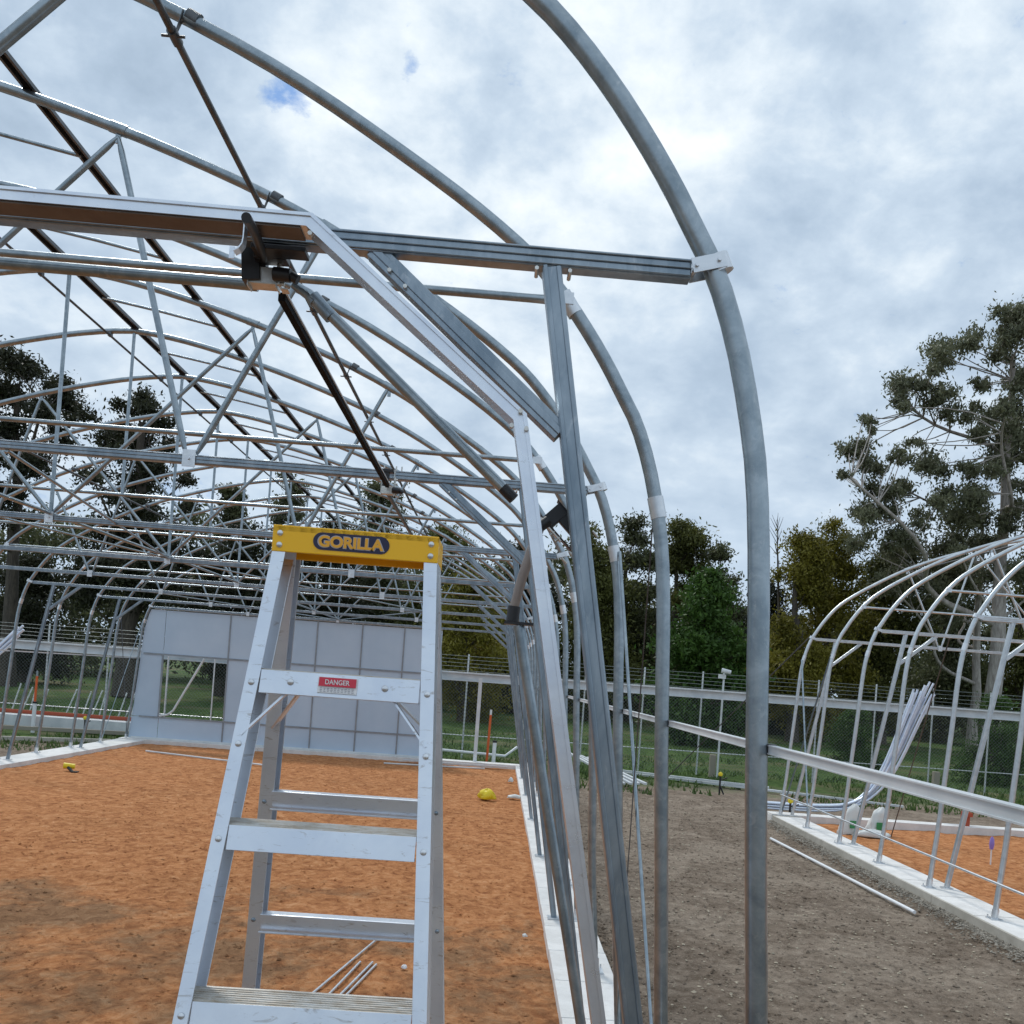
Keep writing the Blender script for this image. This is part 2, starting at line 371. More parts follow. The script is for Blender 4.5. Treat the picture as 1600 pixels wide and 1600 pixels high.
full = half_s+[(2*XC-x, z) for x, z in half_s[::-1][1:]]
def hoopz(x):
    x = x if x > XC else 2*XC-x
    for (a, b_), (c, d) in zip(half[:-1], half[1:]):
        if c <= x <= a and d > 0: return b_+(d-b_)*(x-a)/(c-a)
    return half[-1][1]

def frame(name, label, X0, flip, y0, n, heavy, rng=None):
    "X0 maps the local profile x to the world: x -> X0 + x (flip False)"
    fx = lambda x: X0+x
    G_ = GALV if X0 == 0 else GALV2
    GD_ = GALVD if X0 == 0 else GALV2
    root = thing(name, label, 'greenhouse', (fx(XC), y0, 0))
    T = lambda x, y, z: Vector((fx(x), y, z+H))
    for i in range(n):
        y = y0+S*i; hv = i in heavy
        hp = MB().tube([T(x, y, z) for x, z in full], .0302, 14).build('hoop', G_, root)
        for sx in (1, -1):
            g = lambda x: x if sx > 0 else 2*XC-x
            # sleeve, base plate
            if i > 0 or X0 != 0:
                MB().tube([T(g(.640), y, .745), T(g(.617), y, .835)], .0345, 14).build('splice_sleeve', GALVL, hp)
            bp = MB().box(T(g(.87), y, -2.138), (.13, .13, .012)).tube([T(g(.87), y, -2.135), T(g(.862), y, -2.04)], .036, 12)
            for a in (-1, 1):
                bp.tube([T(g(.87)+.05*a, y+.045, -2.14), T(g(.87)+.05*a, y+.045, -2.10)], .007, 6)
            bp.build('base_plate', GALVL, hp)
            if hv and not (X0 == 0 and i == n-1):
                t_ = .183
                pp = MB().bar(T(g(.06+.0), y, 1.125), T(g(.652), y, -2.13), .052, .05, (0, 1, 0))
                # folded lips of the C section
                pp.bar(T(g(.06)+.018, y-.028, 1.125), T(g(.652)+.018, y-.028, -2.13), .012, .006, (0, 1, 0)).bar(T(g(.06)-.018, y-.028, 1.125), T(g(.652)-.018, y-.028, -2.13), .012, .006, (0, 1, 0))
                po = pp.build('inclined_post', GD_, root, .004)
                MB().box(T(g(.652), y, -2.135), (.12, .11, .014)).build('base_plate', GALVL, po)
                kb = MB().bar(T(g(-.425), y+.006, 1.135), T(g(.118), y+.006, .678), .050, .044, (0, 1, 0))
                kb.bar(T(g(-.425), y-.018, 1.135), T(g(.118), y-.018, .678), .020, .005, (0, 1, 0)).build('knee_brace', GD_, root, .004)
                for q in ((-.375, 1.075), (-.33, 1.035), (.02, 1.115), (.11, 1.115)):
                    if i < 4: MB().tube([T(g(q[0]), y-.028, q[1]), T(g(q[0]), y+.030, q[1])], .006, 6).build('bolt', ZINC, po)
        if hv:
            za = 1.15
            tb = MB()
            tb.bar(T(.44, y, za), T(2*XC-.44, y, za), .046, .054)
            for dz in (-.02, .0, .02): tb.bar(T(.44, y-.0255, za+dz), T(2*XC-.44, y-.0255, za+dz), .006, .006)
            tbo = tb.build('tie_beam', GD_, root, .003)
            for sx in (1, -1):
                g = lambda x: x if sx > 0 else 2*XC-x
                br = MB()
                for dy in (-.034, .034): br.bar(T(g(.44), y+dy, za+.004), T(g(.53), y+dy, za+.030), .004, .040, (0, 0, 1))
                br.tube([T(g(.528), y, za+.005), T(g(.508), y, za+.048)], .0345, 14)
                for q in ((.452, .006), (.512, .026)): br.tube([T(g(q[0]), y-.044, za+q[1]), T(g(q[0]), y+.044, za+q[1])], .006, 6)
                br.build('end_bracket', GALVL, tbo)
            for x in (-1.9, XC, 2*XC+1.9):
                MB().box(T(x, y-.033, za+.002), (.075, .006, .10)).tube([T(x-.0, y-.05, za), T(x, y-.03, za)], .009, 6).build('node_plate', GALVL, tbo)
            webs = [(XC, za+.03, -2.46, 3.01), (-2.46, 3.01, -1.93, za+.03)]
            webs += [(-1.87, za+.03, -.76, 2.32)] if (i == 0 and X0 == 0) else [(-1.87, za+.03, -1.19, 2.59)]
            for (xa, z1, xb, z2) in webs:
                for sx in (1, -1):
                    g = lambda x: x if sx > 0 else 2*XC-x
                    a, b_ = T(g(xa), y, z1), T(g(xb), y, z2); d = (b_-a).normalized()
                    MB().tube([a, a+d*.02, a+d*.09, b_-d*.09, b_-d*.02, b_], [.008, .012, .0185, .0185, .012, .008], 10).build('web_strut', G_, root)
            MB().tube([T(XC, y, za+.03), T(XC, y, 3.38)], .0175, 10).build('hanger', G_, root)
            for x in (-2.46, -1.19, 2*XC+2.46, 2*XC+1.19):
                z = hoopz(x); d = .05
                MB().tube([T(x-d, y, hoopz(x-d)), T(x+d, y, hoopz(x+d))], .0345, 12).box(T(x, y, z-.05), (.03, .012, .07)).build('clamp', G_, hp)
        else:
            ze = 1.655
            lt = MB().tube([T(.165, y, ze), T(.10, y, ze), T(.02, y, ze), T(2*XC-.02, y, ze), T(2*XC-.10, y, ze), T(2*XC-.165, y, ze)], [.013, .020, .0185, .0185, .020, .013], 10).build('cross_tie', G_, root)
            for sx in (1, -1):
                g = lambda x: x if sx > 0 else 2*XC-x
                MB().tube([T(g(.215), y, 1.60), T(g(.155), y, 1.685)], .0345, 12).box(T(g(.165), y-.036, ze), (.07, .006, .05)).build('tie_clamp', GALVL, lt)
            MB().tube([T(XC, y, ze), T(XC, y, 3.38)], .0165, 10).build('hanger', G_, root)
    ye = y0+S*(n-1)
    return root, T, ye
F1, T, YE = frame('greenhouse_frame', 'large unclad hoop greenhouse frame of galvanised tube standing over orange sand behind the ladder', 0, False, Y1, NH, set(range(0, 15, 2)))
# purlins of the first frame
for sx in (1, -1):
    g = lambda x: x if sx > 0 else 2*XC-x
    pu = MB().tube([T(g(-1.585), 1.2, 2.64), T(g(-1.585), YE, 2.64)], .0165, 10).build('purlin', PURL, F1)
    for i in range(NH):
        y = hy(i+1)
        cl = MB()
        for dx in (-1, 1): cl.bar(T(g(-1.585), y-.02, 2.63), T(g(-1.55), y-.02+.012*dx, 2.745), .012, .004, (1, 0, 0))
        cl.tube([T(g(-1.585), y-.055, 2.64), T(g(-1.585), y+.03, 2.64)], .023, 10).tube([T(g(-1.52)-.02, y, hoopz(-1.54)+.01), T(g(-1.52)+.03, y, hoopz(-1.49)+.008)], .0345, 12)
        cl.tube([T(g(-1.585)-.05, y-.03, 2.63), T(g(-1.585)+.05, y-.03, 2.63)], .006, 6).build('purlin_clip', PURL, pu)
def chan(mb, a, b_, w_, h_, th=.004):
    "open channel (hat) purlin along Y: dark inside below, lips both sides"
    a, b_ = Vector(a), Vector(b_)
    mb.bar(a+Vector((0, 0, h_/2)), b_+Vector((0, 0, h_/2)), w_, th)
    for sx in (-1, 1):
        mb.bar(a+Vector((sx*w_/2, 0, 0)), b_+Vector((sx*w_/2, 0, 0)), th, h_)
        mb.bar(a+Vector((sx*(w_/2+.006), 0, -h_/2)), b_+Vector((sx*(w_/2+.006), 0, -h_/2)), .016, th)
    return mb
chan(MB(), T(-2.99, 1.2, 3.255), T(-2.99, YE, 3.255), .040, .036).build('purlin', PURL, F1)
chan(MB(), T(-4.13, 1.2, 3.455), T(-4.13, YE, 3.455), .055, .04).build('ridge_purlin', PURL, F1)
MB().tube([T(-4.38, 2.0, 3.33), T(-4.38, YE, 3.33)], .0125, 8).build('ridge_tube', PURL, F1)
for i in range(NH):
    MB().box(T(-4.38, hy(i+1), 3.35), (.035, .05, .06)).build('ridge_clip', PURL, F1)
for i in range(2, 12):
    y = hy(i+1)+.72
    MB().tube([T(-3.0, y, 3.24), T(-3.55, y, 3.34), T(-4.13, y, 3.43)], .014, 8).build('vent_bar', GALV, F1)
MB().tube([T(XC, hy(1), 1.19), T(XC, YE, 1.19)], .017, 8).build('centre_rail', GALV, F1)
for sx in (1, -1):
    g = lambda x: x if sx > 0 else 2*XC-x
    e = MB().bar(T(g(.752), 1.18, -.140), T(g(.752), YE, -.140), .018, .020)
    e.bar(T(g(.752), 1.18, -.129), T(g(.752), YE, -.129), .024, .003).bar(T(g(.752), 1.18, -.1505), T(g(.752), YE, -.1505), .024, .003)
    sr = e.build('side_rail', WHITE, F1)
    for i in range(NH):
        MB().box(T(g(.752), hy(i+1)-.0, -.140), (.028, .040, .030)).build('rail_clip', BLACK, sr)
# diagonal rods under the roof and crossed wall braces
for (a, b_) in (((-2.96, hy(3), 1.12), (XC, hy(7), 1.17)), ((2*XC+2.96, hy(3), 1.12), (XC, hy(7), 1.17)), ((XC, hy(7), 1.17), (-1.5, hy(11), 1.15)), ((XC, hy(7), 1.17), (2*XC+1.5, hy(11), 1.15)),
                ((-1.5, hy(11), 1.15), (XC, hy(15), 1.17)), ((2*XC+1.5, hy(11), 1.15), (XC, hy(15), 1.17))):
    MB().tube([T(*a), T(*b_)], .011, 8).build('diagonal_rod', GALV, F1)
for sx in (1, -1):
    g = lambda x: x if sx > 0 else 2*XC-x
    for k in ((2, 14) if sx > 0 else (2, 14)):
        MB().bar(T(g(.62), hy(k)+.035, .79), T(g(.84), hy(k+1)+.0, -2.10), .006, .036).build('cross_brace', PURL, F1)
        MB().tube([T(g(.655), hy(k+1)-.03, .80), T(g(.86), hy(k)+.045, -2.10)], .0095, 8).build('cross_brace', GALV, F1)
# aluminium profile running round just in front of the first truss
k_ = 2.45/3.80
sec = [(-.028, 0), (-.028, -.006), (-.012, -.006), (-.012, 0), (.012, 0), (.012, -.008), (.020, -.008), (.020, 0), (.028, 0), (.028, .12), (.0235, .12), (.0235, .004), (-.0235, .004), (-.0235, .12), (-.028, .12)]
sec = [(a*k_, b_*k_) for a, b_ in sec]
pth = [(.580, -2.14), (.004, .672), (-.567, 1.130), (2*XC+.567, 1.130), (2*XC-.004, .672), (2*XC-.580, -2.14)]
TY = 2.45
gp = MB().prof(sec, [T(x, TY, z) for x, z in pth]).build('curtain_track', ALU, F1)
MB().bar(T(-.59, TY+.040, 1.109), T(2*XC+.59, TY+.040, 1.109), .074, .004).build('track_underside_shade', metalmat('painted_brown_reflection', (.10, .075, .06), (.15, .12, .10), (.4, .6), 5, .3), gp)  # added sheet; the underside's brown shade and sand reflection put in its colour
for sx in (1, -1):
    g = lambda x: x if sx > 0 else 2*XC-x
    for q in ((.004, .684), (.022, .640), (-.016, .645), (-.56, 1.09)):
        MB().tube([T(g(q[0]), TY-.015, q[1]), T(g(q[0]), TY, q[1])], .006, 8).build('bolt', ZINC, gp)
st_ = MB(); sp_ = [(-.722, 1.105), (-.722, 1.060), (-.724, 1.045), (-.732, 1.032), (-.745, 1.024), (-.758, 1.024)]
for (a, b_), (c, d) in zip(sp_[:-1], sp_[1:]): st_.bar(T(a, TY-.012, b_), T(c, TY-.012, d), .030, .003, (1, 0, 0))
st_.build('hanging_strap', ALU, gp)
def gear(x, y, z, sc_, ang, handle=False, name='winding_gear', gm_=None):
    R = Matrix.Rotation(ang, 3, 'Y')
    def q(a, b_, c): return T(x, y, z)+(R @ Vector((a, b_, c)))*sc_
    g0 = MB().box(q(0, 0, -.01), (.115*sc_, .075*sc_, .07*sc_), R)
    for a in (-.058, .058): g0.box(q(a, -.01, .06), (.006*sc_, .07*sc_, .24*sc_), R)
    g = g0.build(name, gm_ or ZINC, F1, .003)
    k = MB().box(q(-.02, -.01, .10), (.055*sc_, .05*sc_, .18*sc_), R).box(q(-.01, .0, .17), (.11*sc_, .09*sc_, .03*sc_), R)
    if handle:
        k.tube([T(-.681, 2.30, 1.052), T(-.702, 2.45, 1.085), T(-.73, 2.66, 1.11)], .0125, 12).bar(T(-.745, 2.60, 1.105), T(-.60, 2.60, 1.105), .06, .014).bar(T(-.78, 2.69, 1.21), T(-.765, 2.69, 1.05), .05, .05)
        k.box(T(-.71, 2.66, 1.13), (.09, .05, .06))
    k.tube([q(.05, -.06, -.01), q(.12, -.065, -.015)], .028*sc_, 14).tube([q(.12, -.065, -.015), q(.15, -.065, -.03)], .02*sc_, 14)
    k.build('gear_housing', BLACK, g, .002)
    pl = MB().box(q(.07, -.03, .03), (.006*sc_, .05*sc_, .16*sc_), R).box(q(.09, -.02, -.06), (.03*sc_, .05*sc_, .006*sc_), R)
    for c in (-.04, .0, .05, .09): pl.tube([q(.06, -.035, c), q(.09, -.035, c)], .009*sc_, 8)
    for a in (-.09, -.04, .07, .12): pl.tube([q(a, -.03, .175), q(a, -.03, .215)], .007*sc_, 6)
    pl.build('gear_plate', ZINC, g); return g
gear(-.735, 2.70, 1.075, .68, 0, True)
gear(.130, 2.76, .475, .56, 2.35, False, 'winding_gear', BLACK)
gear(-.715, 5.50, 1.03, .62, 0)
py_ = 2.74
MB().tube([T(2*XC+.80, py_, 1.065), T(-.87, py_, 1.065), T(-.765, py_, 1.065)], [.0165, .0165, .0185], 14).build('curtain_pipe', GALV, F1)
MB().tube([T(-.665, py_, 1.075), T(-.62, py_, 1.05), T(-.60, py_, 1.03)], [.012, .016, .0195], 14).tube([T(-.608, py_, 1.045), T(-.552, py_, .990)], .0198, 14).build('pipe_collar', GALVD, F1)
MB().tube([T(-.60, py_, 1.038), T(-.008, py_, .525)], .0165, 14).build('curtain_pipe', GALV, F1)
MB().tube([T(-.03, py_, .545), T(.004, py_, .515)], .0172, 14).build('pipe_end_cap', BLACK, F1)
MB().tube([T(.085, 2.78, .45), T(.045, 2.80, .30), T(.022, 2.82, .185)], [.015, .0145, .013], 12).build('curtain_arm', metalmat('brown_tube', (.26, .22, .20), (.36, .31, .28), (.4, .6), 5, .5), F1)  # mottled brown over the whole arm
MB().box(T(.045, 2.82, .165), (.085, .05, .008)).tube([T(.025, 2.82, .17), T(.028, 2.82, .215)], .0195, 10).build('pipe_collar', BLACK, F1)
MB().tube([T(.045, 2.82, .16), T(.575, 2.82, -2.13)], .0155, 14).build('curtain_pipe', GALV, F1)
MB().bar(T(-.700, 2.76, 1.045), T(-.712, 5.45, 1.045), .021, .024).build('drive_bar', MATTEB, F1)
MB().bar(T(-.687, 2.76, 1.0545), T(-.700, 5.45, 1.0545), .005, .005).build('drive_bar_edge', WHITE, F1)
MB().tube([T(-.72, 5.55, 1.02), T(-.74, 8.7, 1.02)], .0125, 10).build('drive_bar', PURL, F1)

# second frame on the right, standing further off
def mirror_frame():
    global XC, half, half_s, full
    # same section, its left legs at x = 5.36
    X0 = 5.36-(2*XC-.87)
    return frame('greenhouse_frame', 'bare hoop greenhouse frame at right, thin hoops standing on a pale concrete strip', X0, False, 9.93-S, 7, {2, 4, 6})
F2, T2, YE2 = mirror_frame()
tl = lambda xr, y, z: T2(2*XC-xr, y, z)          # left-hand side of frame two by its mirror coordinate
MB().tube([tl(.89, 5.0, -1.76), tl(.89, YE2, -1.76)], .0145, 10).build('low_rail', GALVL, F2)
MB().tube([tl(.67, YE2, .75), tl(.85, YE2-S, -2.1)], .017, 8).build('cross_brace', GALV, F2)
MB().bar(tl(.66, YE2-S, .80), tl(.85, YE2, -2.1), .006, .05).build('cross_brace', GALVD, F2)
MB().tube([tl(.52, YE2, 1.22), (3.9, 22.5, .02)], .012, 8).build('stay', PURL, F2)
MB().tube([tl(.1, YE2-3*S, 1.0), (6.9, 16.3, .05)], .009, 6).build('stay', PURL, F2)
MB().tube([T2(XC, 9, 1.19), T2(XC, YE2, 1.19)], .017, 8).build('centre_rail', GALV, F2)
for x in (-1.585, 2*XC+1.585): MB().tube([T2(x, 8, 2.64), T2(x, YE2, 2.64)], .0165, 8).build('purlin', PURL, F2)
chan(MB(), T2(-4.13, 8, 3.455), T2(-4.13, YE2, 3.455), .055, .04).build('ridge_purlin', PURL, F2)

# ---------------------------------------------------------------- concrete strips
def strip(name, label, x0, x1, y0, y1, top, m, joint=None, axis='y'):
    mb = MB()
    if axis == 'y':
        n = max(1, int((y1-y0)/joint)); st = (y1-y0)/n
        for k in range(n): mb.box(((x0+x1)/2+RNG.normal(0, .0015), y0+st*(k+.5), top/2-.06), (x1-x0, st-.010, top+.12))
        mb.box(((x0+x1)/2, (y0+y1)/2, top/2-.07), (x1-x0-.02, y1-y0, top+.09))
    else:
        n = max(1, int((x1-x0)/joint)); st = (x1-x0)/n
        for k in range(n): mb.box((x0+st*(k+.5), (y0+y1)/2, top/2-.06), (st-.010, y1-y0, top+.12))
        mb.box(((x0+x1)/2, (y0+y1)/2, top/2-.07), (x1-x0, y1-y0-.02, top+.09))
    o = mb.build(name, m, None, .006)
    return tag(o, label, 'footing')
strip('concrete_footing', 'pale jointed concrete footing under the right-hand legs of the nearest frame', .555, 1.01, .8, 23.9, .135, CONC, S/2)
strip('concrete_footing', 'pale concrete footing along the far left edge of the orange sand', -9.24, -8.60, 8.0, 23.9, .135, CONC, S*2)
strip('concrete_footing', 'concrete footing across the far end of the sand, below the white sheeting', -9.24, 1.01, 23.93, 24.36, .155, CONC, 3, 'x')
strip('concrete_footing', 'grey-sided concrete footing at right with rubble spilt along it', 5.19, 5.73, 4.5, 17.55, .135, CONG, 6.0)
strip('concrete_footing', 'concrete strip closing the far end of the frame at right', 5.19, 15.5, 17.58, 17.95, .16, CONC, 5, 'x')
# chalky top skim on the right-hand footing
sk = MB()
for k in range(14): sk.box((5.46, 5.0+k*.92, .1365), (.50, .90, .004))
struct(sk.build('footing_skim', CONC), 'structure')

# rubble / spilt mortar along the outer face
def clods(name, n, xf, yf, zf, smin, smax, m, seed):
    rg = np.random.default_rng(seed)
    base = np.array([(1,0,0),(-1,0,0),(0,1,0),(0,-1,0),(0,0,1),(0,0,-1)], float)
    fc = np.array([(0,2,4),(2,1,4),(1,3,4),(3,0,4),(2,0,5),(1,2,5),(3,1,5),(0,3,5)])
    V = []; F = []
    X = xf(rg, n); Y = yf(rg, n); Z = zf(X, Y)
    sz = smin+(smax-smin)*rg.random(n)**3
    sh = rg.uniform(.5, 1.25, (n, 6, 1))*base[None]
    ang = rg.uniform(0, 6.28, n); c, s = np.cos(ang)[:, None], np.sin(ang)[:, None]
    x = sh[:, :, 0]*c-sh[:, :, 1]*s; y = sh[:, :, 0]*s+sh[:, :, 1]*c; z = sh[:, :, 2]*.55+rg.uniform(-.1, .1, (n, 6))
    V = np.stack([X[:, None]+x*sz[:, None], Y[:, None]+y*sz[:, None], Z[:, None]+z*sz[:, None]], -1).reshape(-1, 3)
    F = (fc[None]+np.arange(n)[:, None, None]*6).reshape(-1, 3)
    return fastmesh(name, V, F, m)
struct(clods('dirt_clods', 20000, lambda g, n: g.uniform(1.05, 5.1, n), lambda g, n: 2.5+18*g.random(n)**1.6, lambda X, Y: gz(X, Y)+.002, .003, .030, GROUND, 3), 'stuff', 'loose clods and pebbles scattered over the grey-brown dirt', 'dirt')
struct(clods('straw_litter', 7000, lambda g, n: g.uniform(1.1, 5.1, n), lambda g, n: 2.5+16*g.random(n)**1.5, lambda X, Y: gz(X, Y)+.004, .003, .022, STRAW, 13), 'stuff', 'pale straw and stone chips strewn over the dirt', 'litter')
struct(clods('sand_clods', 16000, lambda g, n: g.uniform(-6, .5, n), lambda g, n: 3+20*g.random(n)**1.5, lambda X, Y: sandz(X, Y)+.002, .003, .024, SAND, 4), 'stuff', 'small clods scattered over the orange sand', 'sand')
struct(clods('spilt_mortar', 9000, lambda g, n: 5.19-np.abs(g.normal(0, .11, n)), lambda g, n: g.uniform(5, 17.6, n), lambda X, Y: .0+np.clip(.045-(5.19-X)*.2, 0, .05), .004, .024, MORT, 5), 'stuff', 'crumbly spilt mortar banked against the right-hand footing', 'rubble')
struct(clods('dirt_bank', 2500, lambda g, n: 1.02+np.abs(g.normal(0, .10, n)), lambda g, n: g.uniform(3, 20, n), lambda X, Y: .01+np.clip(.06-(X-1.0)*.3, 0, .1), .006, .035, GROUND, 6), 'stuff', 'dark crumbly soil banked beside the near footing', 'soil')

# ---------------------------------------------------------------- end wall of sheets (part of frame one)
ey = YE+.045
xL, xR = -8.86, -1.50; top = 1.10
def panel(x0, x1, z0, z1, name='wall_sheet'):
    return MB().box(((x0+x1)/2, ey, (z0+z1)/2+H), (x1-x0-.012, .016, z1-z0-.012)).build(name, PANEL, F1)
cols = [(-8.38, -6.78), (-6.78, -4.62), (-4.62, -3.50), (-3.50, -2.45), (-2.45, xR)]
# corner sheet following the hoop
def left_x(z):
    pts = [(2*XC-x, zz_) for x, zz_ in half if zz_ <= 1.3]
    for (a, b_), (c, d) in zip(pts[:-1], pts[1:]):
        if b_ <= z <= d: return a+(c-a)*(z-b_)/(d-b_)
    return pts[0][0]
for z0, z1 in ((-2.12, -1.58), (-1.57, -.01), (0.0, top)):
    xr = -8.38
    zs = np.linspace(z0, z1, 10); vs = [(left_x(z)+.04, ey-.008, z+H) for z in zs]+[(xr-.006, ey-.008, z+H) for z in zs[::-1]]
    n = len(vs); vs += [(a, b_+.016, c) for a, b_, c in vs]
    MB().add(vs, [tuple(range(n)), tuple(range(n, 2*n))[::-1]]+[(i, i+n, (i+1) % n+n, (i+1) % n) for i in range(n)]).build('wall_sheet', PANEL, F1)
for k, (a, b_) in enumerate(cols):
    panel(a, b_, 0.0, top); panel(a, b_, -2.12, -1.575)
    if k: panel(a, b_, -1.57, -.01)
seam = metalmat('seam_bar', (.24, .27, .30), (.32, .35, .38), (.4, .5), 5, .5)
for x in (-6.78, -4.62, -3.50, -2.45): MB().bar((x, ey-.018, H-2.12), (x, ey-.018, H+top+.02), .032, .02).build('seam_bar', seam, F1)
MB().bar((-8.38, ey-.018, H-1.575), (-8.38, ey-.018, H-.01), .045, .02).build('seam_bar', seam, F1)
for z in (-.005, -1.573): MB().bar((xL, ey-.026, H+z), (xR, ey-.026, H+z), .012, .04).build('seam_bar', seam, F1)
MB().bar((xL+.2, ey-.02, H+top+.03), (xR, ey-.02, H+top+.03), .05, .035).build('sheet_cap', WHITE, F1)
MB().bar((xL-.15, ey-.02, H-2.10), (xR, ey-.02, H-2.10), .05, .04).build('sheet_sill', WHITE, F1)
for x in (-8.25, -7.10): MB().tube([(x, ey, H-1.57), (x, ey, H)], .02, 8).build('window_post', GALVL, F1)
MB().tube([(-8.35, ey-.05, H-1.53), (-8.15, ey-.05, H-1.49), (-8.02, ey-.05, H-1.38), (-7.35, ey-.05, H-.04)], .028, 8).build('loose_strip', WHITE, F1)
MB().bar((-.47, ey+.05, H-2.12), (-.47, ey+.05, H-.02), .09, .06, (0, 1, 0)).build('door_post', WHITE, F1)

# ---------------------------------------------------------------- ladder
XL_ = -.30
LD = thing('step_ladder', 'tall aluminium step ladder with an orange-yellow top cap standing in the foreground', 'ladder', (XL_, 1.9, 0))
fy = lambda z: 1.835+.25*z
ry = lambda z: 2.02+.22*(.22-z)
hw = lambda z: .161+(.22-z)*.068
def P(x, y, z): return Vector((x, y, z+H))
capmb = MB()
capmb.box(P(XL_, 1.955, .262), (.324, .135, .012))
capmb.box(P(XL_, 1.892, .243), (.324, .009, .052)); capmb.box(P(XL_, 2.018, .243), (.324, .009, .052))
capmb.box(P(XL_-.158, 1.955, .238), (.008, .117, .036)); capmb.box(P(XL_+.158, 1.955, .238), (.008, .117, .036))
for k in range(5): capmb.box(P(XL_, 1.92+.018*k, .25), (.306, .003, .014))
cap = capmb.build('top_cap', ORANGE, LD, .003)
def rivet(c, ax, r_, h_, m, par): MB().dome(c, ax, r_, h_).build('rivet', m, par)
for sx in (-1, 1):
    for dz in (.253, .230): rivet(P(XL_+sx*.1475, 1.8875, dz), (0, -1, 0), .0062, .004, GALVL, cap)
# capsule badge
cx, cz = XL_-.008, .243
def capsule(x, z, wdt, ht, y, th, m, name, parent):
    n = 14; pts = []
    for k in range(n+1): a = -math.pi/2+math.pi*k/n; pts.append((x+wdt/2-ht/2+math.cos(a)*ht/2, z+math.sin(a)*ht/2))
    for k in range(n+1): a = math.pi/2+math.pi*k/n; pts.append((x-wdt/2+ht/2+math.cos(a)*ht/2, z+math.sin(a)*ht/2))
    N_ = len(pts); vs = [P(a, y, b_) for a, b_ in pts]+[P(a, y+th, b_) for a, b_ in pts]
    return MB().add(vs, [tuple(range(N_)), tuple(range(N_, 2*N_))[::-1]]+[(i, i+N_, (i+1) % N_+N_, (i+1) % N_) for i in range(N_)]).build(name, m, parent)
badge = capsule(cx, cz, .149, .034, 1.8862, .0014, OD, 'badge', cap)
def text(body, size, x, z, y, m, name, parent, off=0, ext=.0004, width=None):
    cu = bpy.data.curves.new(name, 'FONT'); cu.body = body; cu.size = size; cu.align_x = 'CENTER'; cu.align_y = 'CENTER'; cu.extrude = ext; cu.offset = off
    o = bpy.data.objects.new(name, cu); C.objects.link(o); bpy.context.view_layer.update()
    dg = bpy.context.evaluated_depsgraph_get(); me = bpy.data.meshes.new_from_object(o.evaluated_get(dg)); bpy.data.objects.remove(o)
    vs = [v.co.copy() for v in me.vertices]; x0 = min(v.x for v in vs); x1 = max(v.x for v in vs); z0 = min(v.y for v in vs); z1 = max(v.y for v in vs)
    sx = (width/(x1-x0)) if width else 1
    L_ = Vector(parent['_loc'])
    for v in me.vertices:
        c = v.co; v.co = P(x+(c.x-(x0+x1)/2)*sx, y-c.z, z+c.y-(z0+z1)/2)-L_
    me.materials.clear(); me.materials.append(m); me.name = name
    ob = bpy.data.objects.new(name, me); C.objects.link(ob); ob.parent = parent; ob['_loc'] = parent['_loc']; return ob
text('GORILLA', .030, cx, cz, 1.8854, GP, 'lettering_outline', cap, .0021, .0003, .132)
text('GORILLA', .0285, cx, cz, 1.8846, OY, 'lettering', cap, .0012, .0003, .127)
# rails
def rail(front, sx):
    yf = fy if front else ry
    zt, zb = (.225, -2.26) if front else (.235, -2.26)
    fw = .026 if front else .030; dp = .085 if front else .052; s_ = 1 if front else -1
    a = lambda z, dx, dy: P(XL_+sx*(hw(z)-dx), yf(z)+s_*dy+(0 if front else -.0), z)
    mb = MB()
    def strip_(dx0, dx1, dy0, dy1):
        vs = [a(z, dx, dy) for z in (zb, zt) for dx, dy in ((dx0, dy0), (dx1, dy0), (dx1, dy1), (dx0, dy1))]
        mb.add(vs, [(0,1,2,3),(4,7,6,5),(0,4,5,1),(1,5,6,2),(2,6,7,3),(3,7,4,0)])
    strip_(0, fw, 0, .003)            # face flange
    strip_(0, .003, .003, dp-.003)    # web (outer side)
    strip_(0, fw, dp-.003, dp)        # back flange
    o = mb.build('front_rail' if front else 'rear_rail', LAD, LD, .0008)
    MB().box(a(zb+.03, fw/2, dp/2), (fw+.014, dp+.016, .06)).build('foot', BLACK, o)
    return o
for sx in (-1, 1):
    fr = rail(True, sx); rr = rail(False, sx)
    zst = [-.02, -.305, -.60, -.89, -1.18, -1.47, -1.76, -2.02]
    for k, z in enumerate(zst): rivet(P(XL_+sx*(hw(z-.02)-.013), fy(z-.02)-.0005, z-.02), (0, -1, .2), .0062, .004, GALVL, fr)
    rivet(P(XL_+sx*(hw(-.155)-.013), fy(-.155)-.0005, -.155), (0, -1, .2), .0062, .004, GALVL, fr)
    for z in (-.30, -.57, -.84, -1.2, -1.6): rivet(P(XL_+sx*(hw(z)-.012), ry(z)-.052-.0005, z), (0, -1, -.2), .005, .003, GALVD, rr)
